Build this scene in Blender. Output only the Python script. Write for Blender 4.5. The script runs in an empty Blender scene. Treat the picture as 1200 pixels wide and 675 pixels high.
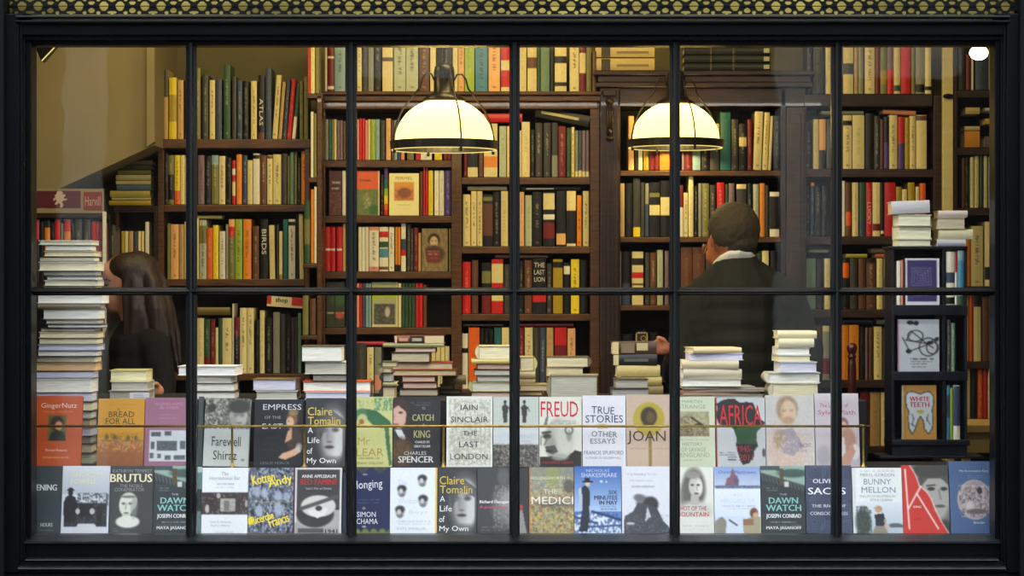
import bpy, bmesh, math, random, re
import numpy as np
from mathutils import Vector, Matrix, noise as mnoise

# ------------------------------------------------------------------ camera, world, lights
SC = bpy.context.scene
COL = SC.collection
F = 2720.0          # focal length in pixels of the 1200 px wide frame
CAMZ = 1.55
D0 = 8.0
cam_data = bpy.data.cameras.new('camera')
cam_data.sensor_width = 36.0
cam_data.lens = F / 1200.0 * 36.0
cam = bpy.data.objects.new('camera', cam_data)
cam.location = (0, -D0, CAMZ)
cam.rotation_euler = (math.pi / 2, 0, 0)
COL.objects.link(cam)
SC.camera = cam
SC.view_settings.view_transform = 'Standard'
SC.view_settings.look = 'None'
SC.view_settings.exposure = 0.0
SC.view_settings.gamma = 1.0
SC.view_settings.use_curve_mapping = False

SKY = 3.6
wd = bpy.data.worlds.new('evening_sky')
SC.world = wd
wd.use_nodes = True
bg = wd.node_tree.nodes['Background']
bg.inputs[0].default_value = (0.86, 0.93, 1.0, 1)
bg.inputs[1].default_value = SKY

WARM = (1.0, 0.77, 0.34)
def area_light(name, loc, rot, sx, sy, power, color):
    l = bpy.data.lights.new(name, 'AREA')
    l.shape = 'RECTANGLE'; l.size = sx; l.size_y = sy; l.energy = power; l.color = color
    o = bpy.data.objects.new(name, l)
    o.location = loc; o.rotation_euler = rot
    COL.objects.link(o)
    return o
# the shop's ceiling lamps (warm) and two added fill lights
area_light('ceiling_lamp_light', (-1.35, 0.75, 3.05), (math.radians(28), 0, 0), 0.7, 0.3, 12, WARM)
area_light('ceiling_lamp_light', (0.0, 0.75, 3.05), (math.radians(28), 0, 0), 0.7, 0.3, 16, WARM)
area_light('ceiling_lamp_light', (1.45, 0.75, 3.05), (math.radians(28), 0, 0), 0.7, 0.3, 6, WARM)
area_light('window_strip_light', (0.0, -0.03, 2.50), (math.radians(14), 0, 0), 3.2, 0.04, 20, (1.0, 0.97, 0.90))  # added fill that brightens the window display, not a known lamp
area_light('grille_fill_light', (0.0, 0.12, 2.56), (math.radians(-90), 0, 0), 3.3, 0.12, 8, WARM)  # added light aimed at the sheet behind the grille so its holes glow

# ------------------------------------------------------------------ helpers
def P(px, py, Y):
    d = Y + D0
    return Vector(((px - 600.0) / F * d, Y, CAMZ + (337.5 - py) / F * d))
def PX(px, Y): return (px - 600.0) / F * (Y + D0)
def PZ(py, Y): return CAMZ + (337.5 - py) / F * (Y + D0)
def S(n, Y): return n / F * (Y + D0)
def lin(c):
    c = np.asarray(c, dtype=float) / 255.0
    return np.where(c <= 0.04045, c / 12.92, ((c + 0.055) / 1.055) ** 2.4)

def tag(o, label=None, cat=None, group=None, kind=None):
    if label: o['label'] = label
    if cat: o['category'] = cat
    if group: o['group'] = group
    if kind: o['kind'] = kind
    return o
def link(name, me, mat=None, parent=None):
    o = bpy.data.objects.new(name, me)
    COL.objects.link(o)
    if mat is not None and hasattr(me, 'materials') and not len(me.materials): me.materials.append(mat)
    if parent is not None: o.parent = parent
    return o
def empty(name, loc=(0, 0, 0), rot=(0, 0, 0)):
    o = bpy.data.objects.new(name, None)
    o.location = loc; o.rotation_euler = rot
    o.empty_display_size = 0.05
    COL.objects.link(o)
    return o

class MB:
    """collects faces with colours into one mesh"""
    def __init__(s): s.v = []; s.f = []; s.c = []
    def quad(s, a, b, c, d, col=None):
        n = len(s.v); s.v += [tuple(a), tuple(b), tuple(c), tuple(d)]; s.f.append((n, n+1, n+2, n+3)); s.c += [col] * 4
    def box(s, x0, x1, y0, y1, z0, z1, col=None):
        n = len(s.v)
        s.v += [(x0,y0,z0),(x1,y0,z0),(x1,y1,z0),(x0,y1,z0),(x0,y0,z1),(x1,y0,z1),(x1,y1,z1),(x0,y1,z1)]
        s.f += [(n,n+3,n+2,n+1),(n+4,n+5,n+6,n+7),(n,n+1,n+5,n+4),(n+1,n+2,n+6,n+5),(n+2,n+3,n+7,n+6),(n+3,n,n+4,n+7)]
        s.c += [col] * 8
        return s
    def prism_x(s, prof, x0, x1, col=None):
        """prof: closed (y,z) outline, extruded along x"""
        n = len(s.v); k = len(prof)
        s.v += [(x0, y, z) for y, z in prof] + [(x1, y, z) for y, z in prof]
        s.f += [tuple(range(n, n + k)), tuple(range(n + 2 * k - 1, n + k - 1, -1))]
        for i in range(k): j = (i + 1) % k; s.f.append((n + i, n + k + i, n + k + j, n + j))
        s.c += [col] * (2 * k); return s
    def prism_y(s, prof, y0, y1, col=None):
        n = len(s.v); k = len(prof)
        s.v += [(x, y0, z) for x, z in prof] + [(x, y1, z) for x, z in prof]
        s.f += [tuple(range(n + k - 1, n - 1, -1)), tuple(range(n + k, n + 2 * k))]
        for i in range(k): j = (i + 1) % k; s.f.append((n + i, n + j, n + k + j, n + k + i))
        s.c += [col] * (2 * k); return s
    def tube(s, pts, r, seg=8, col=None, caps=True):
        pts = [Vector(p) for p in pts]; n0 = len(s.v); rs = r if isinstance(r, (list, tuple)) else [r] * len(pts)
        up = None
        for i, p in enumerate(pts):
            t = (pts[min(i + 1, len(pts) - 1)] - pts[max(i - 1, 0)]).normalized()
            if up is None:
                up = Vector((0, 0, 1)) if abs(t.z) < 0.9 else Vector((0, 1, 0))
            a = t.cross(up).normalized(); b = t.cross(a).normalized(); up = b.cross(t) * -1 if False else up
            for k in range(seg):
                an = 2 * math.pi * k / seg
                s.v.append(tuple(p + a * (math.cos(an) * rs[i]) + b * (math.sin(an) * rs[i]))); s.c.append(col)
        for i in range(len(pts) - 1):
            for k in range(seg):
                a = n0 + i * seg + k; b = n0 + i * seg + (k + 1) % seg
                s.f.append((a, b, b + seg, a + seg))
        if caps:
            s.f.append(tuple(n0 + k for k in range(seg))[::-1]); s.f.append(tuple(n0 + (len(pts) - 1) * seg + k for k in range(seg)))
        return s
    def lathe(s, prof, c=(0, 0, 0), seg=32, col=None, closed=False):
        """prof: (r, z) list around the z axis"""
        n0 = len(s.v); k = len(prof)
        for i in range(seg):
            an = 2 * math.pi * i / seg
            for r, z in prof:
                s.v.append((c[0] + r * math.cos(an), c[1] + r * math.sin(an), c[2] + z)); s.c.append(col)
        for i in range(seg):
            j = (i + 1) % seg
            for q in range(k if closed else k - 1):
                w = (q + 1) % k
                s.f.append((n0 + i * k + q, n0 + j * k + q, n0 + j * k + w, n0 + i * k + w))
        return s
    def ellipsoid(s, c, r, seg=16, rings=10, col=None, rot=None):
        n0 = len(s.v); c = Vector(c)
        R = rot or Matrix.Identity(3)
        for j in range(rings + 1):
            th = math.pi * j / rings
            for i in range(seg):
                an = 2 * math.pi * i / seg
                s.v.append(tuple(c + R @ Vector((r[0] * math.sin(th) * math.cos(an), r[1] * math.sin(th) * math.sin(an), r[2] * math.cos(th))))); s.c.append(col)
        for j in range(rings):
            for i in range(seg):
                a = n0 + j * seg + i; b = n0 + j * seg + (i + 1) % seg
                s.f.append((a, a + seg, b + seg, b))
        return s
    def mesh(s, name, smooth=False):
        me = bpy.data.meshes.new(name)
        me.from_pydata(s.v, [], s.f)
        if any(c is not None for c in s.c):
            at = me.color_attributes.new('Col', 'FLOAT_COLOR', 'POINT')
            arr = np.ones((len(s.v), 4)); cache = {}
            for i, c in enumerate(s.c):
                if c is not None:
                    if c not in cache: cache[c] = lin(c)
                    arr[i, :3] = cache[c]
            at.data.foreach_set('color', arr.ravel())
        if smooth:
            me.polygons.foreach_set('use_smooth', [True] * len(me.polygons))
        me.update()
        return me
    def build(s, name, mat, parent=None, smooth=False, bevel=0, normals=False):
        me = s.mesh(name, smooth)
        if normals:
            bm = bmesh.new(); bm.from_mesh(me); bmesh.ops.remove_doubles(bm, verts=bm.verts, dist=1e-6); bmesh.ops.recalc_face_normals(bm, faces=bm.faces); bm.to_mesh(me); bm.free()
        o = link(name, me, mat, parent)
        if bevel:
            m = o.modifiers.new('b', 'BEVEL'); m.width = bevel; m.segments = 2; m.limit_method = 'ANGLE'
        return o

# ------------------------------------------------------------------ materials
def new_mat(name):
    m = bpy.data.materials.new(name); m.use_nodes = True
    return m, m.node_tree, m.node_tree.nodes['Principled BSDF']
def attr_mat(name, rough, bump=0.0, nscale=60, amount=0.06, stretch=(1, 1, 1), spec=0.5, coat=0.0):
    m, nt, b = new_mat(name)
    at = nt.nodes.new('ShaderNodeAttribute'); at.attribute_name = 'Col'
    tc = nt.nodes.new('ShaderNodeTexCoord'); mp = nt.nodes.new('ShaderNodeMapping'); mp.inputs['Scale'].default_value = stretch
    nz = nt.nodes.new('ShaderNodeTexNoise'); nz.inputs['Scale'].default_value = nscale; nz.inputs['Detail'].default_value = 3
    nt.links.new(tc.outputs['Object'], mp.inputs['Vector']); nt.links.new(mp.outputs[0], nz.inputs['Vector'])
    mr = nt.nodes.new('ShaderNodeMapRange'); mr.inputs['From Min'].default_value = 0.3; mr.inputs['From Max'].default_value = 0.7
    mr.inputs['To Min'].default_value = 1 - amount; mr.inputs['To Max'].default_value = 1 + amount
    nt.links.new(nz.outputs['Fac'], mr.inputs['Value'])
    vm = nt.nodes.new('ShaderNodeVectorMath'); vm.operation = 'SCALE'
    nt.links.new(at.outputs['Color'], vm.inputs[0]); nt.links.new(mr.outputs[0], vm.inputs['Scale'])
    nt.links.new(vm.outputs[0], b.inputs['Base Color'])
    b.inputs['Roughness'].default_value = rough
    b.inputs['Specular IOR Level'].default_value = spec
    if coat: b.inputs['Coat Weight'].default_value = coat; b.inputs['Coat Roughness'].default_value = 0.2
    if bump:
        bp = nt.nodes.new('ShaderNodeBump'); bp.inputs['Strength'].default_value = bump; bp.inputs['Distance'].default_value = 0.002
        nt.links.new(nz.outputs['Fac'], bp.inputs['Height']); nt.links.new(bp.outputs[0], b.inputs['Normal'])
    return m
def flat_mat(name, c1, c2, rough, nscale=20, stretch=(1, 1, 1), bump=0.0, metallic=0.0, spec=0.5, detail=4, lo=0.35, hi=0.65, coat=0.0):
    m, nt, b = new_mat(name)
    tc = nt.nodes.new('ShaderNodeTexCoord'); mp = nt.nodes.new('ShaderNodeMapping'); mp.inputs['Scale'].default_value = stretch
    nz = nt.nodes.new('ShaderNodeTexNoise'); nz.inputs['Scale'].default_value = nscale; nz.inputs['Detail'].default_value = detail
    nt.links.new(tc.outputs['Object'], mp.inputs['Vector']); nt.links.new(mp.outputs[0], nz.inputs['Vector'])
    cr = nt.nodes.new('ShaderNodeValToRGB')
    cr.color_ramp.elements[0].position = lo; cr.color_ramp.elements[1].position = hi
    cr.color_ramp.elements[0].color = (*lin(c1), 1); cr.color_ramp.elements[1].color = (*lin(c2), 1)
    nt.links.new(nz.outputs['Fac'], cr.inputs[0]); nt.links.new(cr.outputs[0], b.inputs['Base Color'])
    b.inputs['Roughness'].default_value = rough; b.inputs['Metallic'].default_value = metallic
    b.inputs['Specular IOR Level'].default_value = spec
    if coat: b.inputs['Coat Weight'].default_value = coat
    if bump:
        bp = nt.nodes.new('ShaderNodeBump'); bp.inputs['Strength'].default_value = bump; bp.inputs['Distance'].default_value = 0.003
        nt.links.new(nz.outputs['Fac'], bp.inputs['Height']); nt.links.new(bp.outputs[0], b.inputs['Normal'])
    return m

M = {}
M['jacket'] = attr_mat('printed_dust_jacket', 0.38, amount=0.05, nscale=90)
M['cover'] = attr_mat('printed_cover', 0.42, amount=0.04, nscale=120)
M['ink'] = attr_mat('printing_ink', 0.5, amount=0.02)
M['pages'] = attr_mat('page_edges', 0.85, bump=0.25, nscale=40, amount=0.22, stretch=(.4, .4, 14), spec=0.2)
M['paint'] = flat_mat('black_gloss_paint', (3, 6, 8), (6, 9, 12), 0.34, 9, bump=0.06, lo=.3, hi=.7, spec=0.14)
M['paint_dull'] = flat_mat('black_worn_paint', (2, 4, 5), (4, 6, 8), 0.6, 14, bump=0.12, spec=0.15)
M['bead'] = flat_mat('glazing_putty_paint', (14, 18, 21), (28, 32, 36), 0.32, 40, bump=0.1, spec=0.4)
M['wood'] = flat_mat('mahogany_wood', (62, 38, 15), (104, 68, 27), 0.38, 10, (1, 1, 12), bump=0.05, coat=0.15)
M['wood_h'] = flat_mat('mahogany_shelf', (70, 43, 18), (104, 68, 28), 0.42, 10, (1, 8, 12), bump=0.05)
M['wood_d'] = flat_mat('dark_mahogany', (34, 20, 12), (56, 36, 22), 0.35, 8, (1, 1, 10), bump=0.05, coat=0.15)
M['wood_p'] = flat_mat('dark_rosewood', (48, 33, 27), (68, 50, 41), 0.4, 8, (1, 1, 10), bump=0.05)
M['back'] = flat_mat('bookcase_backing', (15, 10, 6), (24, 16, 9), 0.7, 6)
M['wall'] = flat_mat('beige_wall_paint', (134, 122, 88), (142, 130, 94), 0.8, 3)
M['wall_o'] = flat_mat('olive_wall_paint', (104, 98, 62), (114, 106, 68), 0.8, 3)
M['ceil'] = flat_mat('ceiling_paint', (190, 184, 160), (200, 192, 170), 0.8, 3)
M['floor'] = flat_mat('floor_boards', (60, 40, 26), (90, 62, 40), 0.5, 5, (1, 12, 1))
M['plinth'] = flat_mat('black_display_felt', (14, 15, 17), (22, 23, 25), 0.85, 60)
M['brass'] = flat_mat('brass', (150, 125, 60), (176, 150, 82), 0.35, 50, metallic=0.85)
M['iron'] = flat_mat('black_ironwork', (3, 4, 5), (6, 7, 8), 0.6, 60, bump=0.2, spec=0.15)
M['bronze'] = flat_mat('dark_bronze', (30, 27, 20), (44, 39, 28), 0.36, 40, metallic=0.4)
M['navy'] = flat_mat('navy_laminate', (14, 17, 27), (20, 24, 36), 0.4, 30)
m = bpy.data.materials.new('ochre_blind_cloth'); m.use_nodes = True; nt = m.node_tree; nt.nodes.clear()
o_ = nt.nodes.new('ShaderNodeOutputMaterial'); tr = nt.nodes.new('ShaderNodeBsdfTranslucent'); nz = nt.nodes.new('ShaderNodeTexNoise'); nz.inputs['Scale'].default_value = 6
cr = nt.nodes.new('ShaderNodeValToRGB'); cr.color_ramp.elements[0].color = (.28, .30, .24, 1); cr.color_ramp.elements[1].color = (.6, .62, .5, 1); cr.color_ramp.elements[0].position = .35; cr.color_ramp.elements[1].position = .65
nt.links.new(nz.outputs['Fac'], cr.inputs[0]); nt.links.new(cr.outputs[0], tr.inputs[0]); nt.links.new(tr.outputs[0], o_.inputs[0])
M['backlight_sheet'] = m  # translucent material of the added sheet that glows behind the grille
M['old_board'] = flat_mat('ochre_blind', (166, 156, 92), (182, 170, 108), 0.8, 8)
M['suit'] = flat_mat('charcoal_suit_wool', (32, 32, 26), (42, 42, 34), 0.9, 180, bump=0.2, spec=0.2)
M['skin'] = flat_mat('skin', (190, 128, 92), (204, 142, 106), 0.55, 30)
M['skin_m'] = flat_mat('ruddy_skin', (172, 100, 66), (188, 116, 78), 0.55, 30)
M['hair_m'] = flat_mat('short_greying_hair', (46, 38, 22), (70, 60, 36), 0.8, 120, (1, 1, 4), bump=0.5)
M['hair_w'] = flat_mat('long_brown_hair', (20, 12, 8), (50, 27, 14), 0.55, 40, (4, 4, 0.7), bump=0.6)
M['black_cloth'] = flat_mat('black_cloth', (16, 15, 15), (26, 24, 24), 0.9, 90, bump=0.2, spec=0.2)
M['coat_w'] = flat_mat('dark_grey_coat', (46, 46, 36), (60, 60, 48), 0.9, 90, bump=0.2, spec=0.2)
M['shirt'] = flat_mat('white_shirt', (226, 222, 205), (236, 232, 216), 0.8, 60)
M['metal'] = flat_mat('steel_wire', (150, 145, 130), (180, 175, 160), 0.3, 60, metallic=0.9)
M['road'] = flat_mat('asphalt', (40, 40, 42), (60, 60, 62), 0.85, 30)
M['brick'] = flat_mat('sooty_brick', (44, 40, 38), (60, 54, 50), 0.9, 6)
M['reflector'] = flat_mat('pale_reflector_strip', (176, 178, 176), (196, 198, 196), 0.9, 3)
M['yellow_table'] = flat_mat('varnished_table', (200, 168, 90), (214, 182, 104), 0.4, 6, (1, 8, 1))
M['card'] = flat_mat('white_card', (232, 232, 236), (240, 240, 243), 0.7, 20)

# milk glass of the lamps: lets the bulb inside shine through and glows
m = bpy.data.materials.new('milk_glass'); m.use_nodes = True; nt = m.node_tree; nt.nodes.clear()
o_ = nt.nodes.new('ShaderNodeOutputMaterial'); tr = nt.nodes.new('ShaderNodeBsdfTranslucent'); em = nt.nodes.new('ShaderNodeEmission'); ad = nt.nodes.new('ShaderNodeAddShader')
nz = nt.nodes.new('ShaderNodeTexNoise'); nz.inputs['Scale'].default_value = 12
cr = nt.nodes.new('ShaderNodeValToRGB'); cr.color_ramp.elements[0].color = (1, .84, .30, 1); cr.color_ramp.elements[1].color = (1, .88, .36, 1)
nt.links.new(nz.outputs['Fac'], cr.inputs[0]); nt.links.new(cr.outputs[0], em.inputs['Color'])
tr.inputs['Color'].default_value = (0.56, 0.47, 0.22, 1); em.inputs['Strength'].default_value = 0.62
nt.links.new(tr.outputs[0], ad.inputs[0]); nt.links.new(em.outputs[0], ad.inputs[1]); nt.links.new(ad.outputs[0], o_.inputs[0])
M['milk'] = m
# window glass: clear, with a mirror reflection that grows towards grazing angles
m = bpy.data.materials.new('window_glass'); m.use_nodes = True; nt = m.node_tree; nt.nodes.clear()
o_ = nt.nodes.new('ShaderNodeOutputMaterial'); tp = nt.nodes.new('ShaderNodeBsdfTransparent'); gl = nt.nodes.new('ShaderNodeBsdfGlossy'); fr = nt.nodes.new('ShaderNodeFresnel'); mx = nt.nodes.new('ShaderNodeMixShader')
gl.inputs['Roughness'].default_value = 0.02; fr.inputs['IOR'].default_value = 1.5
nz = nt.nodes.new('ShaderNodeTexNoise'); nz.inputs['Scale'].default_value = 2.5; bp = nt.nodes.new('ShaderNodeBump'); bp.inputs['Strength'].default_value = 0.06; bp.inputs['Distance'].default_value = 0.01
nt.links.new(nz.outputs['Fac'], bp.inputs['Height']); nt.links.new(bp.outputs[0], gl.inputs['Normal'])
ge = nt.nodes.new('ShaderNodeNewGeometry'); mt_ = nt.nodes.new('ShaderNodeMath'); mt_.operation = 'SUBTRACT'; mt_.inputs[0].default_value = 1.0; nt.links.new(ge.outputs['Backfacing'], mt_.inputs[1])
mu_ = nt.nodes.new('ShaderNodeMath'); mu_.operation = 'MULTIPLY'; nt.links.new(fr.outputs[0], mu_.inputs[0]); nt.links.new(mt_.outputs[0], mu_.inputs[1])
nt.links.new(mu_.outputs[0], mx.inputs[0]); nt.links.new(tp.outputs[0], mx.inputs[1]); nt.links.new(gl.outputs[0], mx.inputs[2]); nt.links.new(mx.outputs[0], o_.inputs[0])
M['glass'] = m
m = bpy.data.materials.new('bright_bulb'); m.use_nodes = True; nt = m.node_tree; b = nt.nodes['Principled BSDF']
nz = nt.nodes.new('ShaderNodeTexNoise'); cr = nt.nodes.new('ShaderNodeValToRGB'); cr.color_ramp.elements[0].color = (1, .86, .5, 1); cr.color_ramp.elements[1].color = (1, .9, .56, 1)
nt.links.new(nz.outputs['Fac'], cr.inputs[0]); nt.links.new(cr.outputs[0], b.inputs['Emission Color']); b.inputs['Emission Strength'].default_value = 14
M['bulb'] = m

def voxel(name, mb, mat, parent=None, vox=0.008, smooth=8, post=None):
    """fuse overlapping closed shapes into one continuous smooth surface"""
    me = mb.mesh(name); o = link(name, me, mat, parent)
    r = o.modifiers.new('r', 'REMESH'); r.mode = 'VOXEL'; r.voxel_size = vox
    s = o.modifiers.new('s', 'SMOOTH'); s.factor = 0.5; s.iterations = smooth
    dg = bpy.context.evaluated_depsgraph_get(); dg.update()
    me2 = bpy.data.meshes.new_from_object(o.evaluated_get(dg))
    o.modifiers.clear(); o.data = me2
    if not me2.materials: me2.materials.append(mat)
    if post:
        for v in me2.vertices: v.co = post(v.co)
    me2.polygons.foreach_set('use_smooth', [True] * len(me2.polygons)); me2.update()
    return o
def limb(mb, pts, rs, n=7):
    """tapered chain of overlapping balls"""
    for i in range(len(pts) - 1):
        a = Vector(pts[i]); b = Vector(pts[i + 1]); ra, rb = rs[i], rs[i + 1]
        k = max(2, int((b - a).length / (min(ra, rb) * 0.45)))
        for j in range(k + 1):
            t = j / k; r = ra + (rb - ra) * t
            mb.ellipsoid(a.lerp(b, t), (r, r, r), 12, 8)

_txt = {}
def text_mesh(s, w, h, col, bold=0.0, rot90=False):
    """lettering fitted to w x h metres, centred on the origin, in the x-z plane facing -y"""
    key = s
    if key not in _txt:
        cu = bpy.data.curves.new('lettering', 'FONT'); cu.body = s; cu.size = 1.0;  cu.align_x = 'CENTER'; cu.resolution_u = 2
        cu.space_line = 0.9
        ob = bpy.data.objects.new('tmp', cu); COL.objects.link(ob)
        dg = bpy.context.evaluated_depsgraph_get(); dg.update()
        me = bpy.data.meshes.new_from_object(ob.evaluated_get(dg))
        v = np.array([tuple(p.co) for p in me.vertices]); f = [tuple(p.vertices) for p in me.polygons]
        bpy.data.objects.remove(ob); bpy.data.curves.remove(cu); bpy.data.meshes.remove(me)
        _txt[key] = (v, f)
    v, f = _txt[key]
    mn = v.min(0); mx = v.max(0); c = (mn + mx) / 2; sz = np.maximum(mx - mn, 1e-4)
    q = np.zeros((len(v), 3))
    if not rot90:
        q[:, 0] = (v[:, 0] - c[0]) / sz[0] * w; q[:, 2] = (v[:, 1] - c[1]) / sz[1] * h
    else:   # reads downwards
        q[:, 2] = -(v[:, 0] - c[0]) / sz[0] * h; q[:, 0] = (v[:, 1] - c[1]) / sz[1] * w
    return q, f, col
def add_text(mb, s, x, z, w, h, col, y=0.0, bold=0.0, rot90=False, tilt=0.0):
    q, f, c = text_mesh(s, w, h, col, bold, rot90)
    if tilt:
        ca, sa = math.cos(tilt), math.sin(tilt); q = np.stack([q[:, 0] * ca - q[:, 2] * sa, q[:, 1], q[:, 0] * sa + q[:, 2] * ca], 1)
    n = len(mb.v)
    mb.v += [(p[0] + x, y, p[2] + z) for p in q]; mb.c += [c] * len(q)
    mb.f += [tuple(n + i for i in p) for p in f]
    if bold > .015:      # heavier strokes: the same letters once more, a hair to the side
        n = len(mb.v); dx = min(h * .07, w * .02) if not rot90 else 0
        mb.v += [(p[0] + x + dx, y + .00005, p[2] + z) for p in q]; mb.c += [c] * len(q)
        mb.f += [tuple(n + i for i in p) for p in f]

class Canvas:
    """small printed picture, addressed in the photograph's pixels within a cover's rectangle"""
    def __init__(s, x0, y0, x1, y1, res=1.1, bg=(200, 200, 200)):
        s.x0, s.y0, s.x1, s.y1 = x0, y0, x1, y1
        s.w = max(4, int(round((x1 - x0) * res))); s.h = max(4, int(round((y1 - y0) * res)))
        s.X, s.Y = np.meshgrid(np.linspace(x0, x1, s.w), np.linspace(y0, y1, s.h))
        s.a = np.zeros((s.h, s.w, 3)) + np.array(bg, float)
        s.rng = np.random.RandomState(int(x0 * 7 + y0))
    def mix(s, m, c): s.a += m[..., None] * (np.array(c, float) - s.a); return s
    def ell(s, cx, cy, rx, ry, c, soft=0.15, k=1.0):
        d = np.sqrt(((s.X - cx) / rx) ** 2 + ((s.Y - cy) / ry) ** 2)
        return s.mix(np.clip((1 + soft / 2 - d) / max(soft, 1e-3), 0, 1) * k, c)
    def rect(s, x0, y0, x1, y1, c, k=1.0):
        return s.mix(((s.X >= x0) & (s.X <= x1) & (s.Y >= y0) & (s.Y <= y1)) * k, c)
    def poly(s, pts, c, k=1.0):
        ins = np.zeros(s.X.shape, bool); n = len(pts)
        for i in range(n):
            xa, ya = pts[i]; xb, yb = pts[(i + 1) % n]
            if ya == yb: continue
            cond = ((ya > s.Y) != (yb > s.Y)) & (s.X < (xb - xa) * (s.Y - ya) / (yb - ya) + xa)
            ins ^= cond
        return s.mix(ins * k, c)
    def line(s, x0, y0, x1, y1, w, c, k=1.0):
        dx, dy = x1 - x0, y1 - y0; L = dx * dx + dy * dy or 1
        t = np.clip(((s.X - x0) * dx + (s.Y - y0) * dy) / L, 0, 1)
        d = np.hypot(s.X - x0 - t * dx, s.Y - y0 - t * dy)
        return s.mix(np.clip((w / 2 + 0.5 - d), 0, 1) * k, c)
    def ring(s, cx, cy, r, w, c, k=1.0):
        d = np.abs(np.hypot(s.X - cx, s.Y - cy) - r); return s.mix(np.clip(w / 2 + .5 - d, 0, 1) * k, c)
    def grad(s, y0, c0, y1, c1, x0=None, x1=None):
        t = np.clip((s.Y - y0) / (y1 - y0), 0, 1)[..., None]; g = np.array(c0, float) * (1 - t) + np.array(c1, float) * t
        m = ((s.Y >= y0) & (s.Y <= y1)) * 1.0
        if x0 is not None: m = m * ((s.X >= x0) & (s.X <= x1))
        s.a += m[..., None] * (g - s.a); return s
    def noise(s, x0, y0, x1, y1, c, k=0.6, n=1, thr=0.5):
        r = s.rng.rand(s.h, s.w)
        for _ in range(n): r = (r + np.roll(r, 1, 0) + np.roll(r, 1, 1) + np.roll(r, -1, 0)) / 4
        r = (r - r.min()) / (r.max() - r.min() + 1e-6)
        m = ((s.X >= x0) & (s.X <= x1) & (s.Y >= y0) & (s.Y <= y1)) & (r > thr)
        return s.mix(m * k, c)
    def tiny(s, x0, x1, y, c, k=0.55, gap=0.25):
        """a row of print too small to read"""
        r = s.rng.rand(s.w); row = np.abs(s.Y - y) < 0.55
        return s.mix(row * (r > gap)[None, :] * ((s.X >= x0) & (s.X <= x1)) * k, c)

# ------------------------------------------------------------------ room shell and street
def structure(name, mb, mat, parent=None, bevel=0):
    o = mb.build(name, mat, parent, bevel=bevel)
    if parent is None: tag(o, kind='structure')
    return o
RX, RY, RZ = 2.62, 2.40, 3.15
structure('floor', MB().box(-RX, RX, -0.02, RY, -0.1, 0.0), M['floor'])
structure('ceiling', MB().box(-RX, RX, -0.25, RY, RZ, RZ + .1), M['ceil'])
structure('wall_back', MB().box(-RX, RX, RY, RY + .1, 0, RZ), M['wall_o'])
structure('wall_left', MB().box(-RX - .1, -RX, -0.02, RY, 0, RZ), M['wall'])
structure('wall_right', MB().box(RX, RX + .1, -0.02, RY, 0, RZ), M['wall_o'])
structure('pavement', MB().box(-14, 14, -3.2, -0.3, -0.08, 0.0), M['road'])
structure('road', MB().box(-14, 14, -14, -3.2, -0.2, -0.1), M['road'])
# the building across the street, seen only as a reflection
w = MB(); w.box(-14, 14, -14.6, -14, -0.2, 7.6)
for i in range(-6, 7): w.box(i * 2.1 - .25, i * 2.1 + .25, -14, -13.85, -0.2, 7.2)
w.box(-14, 14, -14, -13.7, 7.2, 7.6)
structure('wall_opposite', w, M['brick'])
w = MB()
for (a, b, c, d) in ((-4.2, -3.75, -.2, 7.4), (2.44, 3.0, -.2, 7.4), (3.0, 4.15, 3.5, 7.4), (-1.5, -.02, 3.5, 7.4), (.15, 1.4, 3.75, 7.4)): w.box(a, b, -13.85, -13.78, c, d)  # added pale strips, placed so the glass mirrors them as lighter bands
structure('reflector_strips', w, M['reflector'])

# bulkhead of the stair on the upper left: underside slopes down to the left
b_ = MB()
yb = 1.75
prof = [(PX(-20, yb), PZ(262, yb)), (PX(181, yb), PZ(170, yb)), (PX(181, yb), 3.15), (PX(-20, yb), 3.15)]
b_.prism_y(prof, yb, RY)
structure('wall_stair_bulkhead', b_, M['wall'])
b_ = MB(); b_.prism_y([(PX(172, 1.7), PZ(172, 1.7)), (PX(181, 1.7), PZ(166, 1.7)), (PX(181, 1.7), 3.1), (PX(172, 1.7), 3.1)], 1.70, 1.748)
structure('trim_1', b_, M['wall'])

# ------------------------------------------------------------------ shop front joinery
YG = -0.12                                   # plane of the glass
def gx(px, Y=YG): return PX(px, Y)
def gz(py, Y=YG): return PZ(py, Y)
fw = MB()
fw.box(-4.5, gx(4, -.24), -0.24, -0.02, 0, 4.2)
fw.box(gx(1196, -.24), 4.5, -0.24, -0.02, 0, 4.2)
fw.box(gx(4, -.24), gx(1196, -.24), -0.2, -0.02, 0, gz(672, -.2))
fw.box(gx(4, -.24), gx(1196, -.24), -0.2, -0.02, gz(-34, -.2), 4.2)
structure('wall_front', fw, M['paint_dull'], bevel=0.003)
win = empty('window_1', (0, 0, 0)); tag(win, kind='structure')
fr_ = MB()
# stiles, stepped
for sgn, a, b, c in ((1, 4, 22, 36.5), (-1, 1196, 1180, 1166)):
    for (p0, p1, y0) in ((a, b, -.215), (b, b + sgn * 4, -.205), (b + sgn * 4, b + sgn * 7, -.185), (b + sgn * 7, c, -.165)):
        xa, xb = sorted((gx(p0, y0), gx(p1, y0)))
        fr_.box(xa, xb, y0, -0.07, gz(671, y0), gz(16, y0))
fr_.build('frame_stile', M['paint'], win, bevel=0.003)
def rail(name, rows, mat, x0=20, x1=1180):
    r = MB()
    for (p0, p1, y0) in rows: r.box(gx(x0, y0), gx(x1, y0), y0, -0.07, gz(p1, y0), gz(p0, y0))
    r.build(name, mat, win, bevel=0.003)
rail('frame_head', [(28, 41, -.20), (41, 47, -.18), (47, 53, -.15)], M['paint'])
rail('frame_sill', [(637, 655, -.17)], M['paint'])
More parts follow.
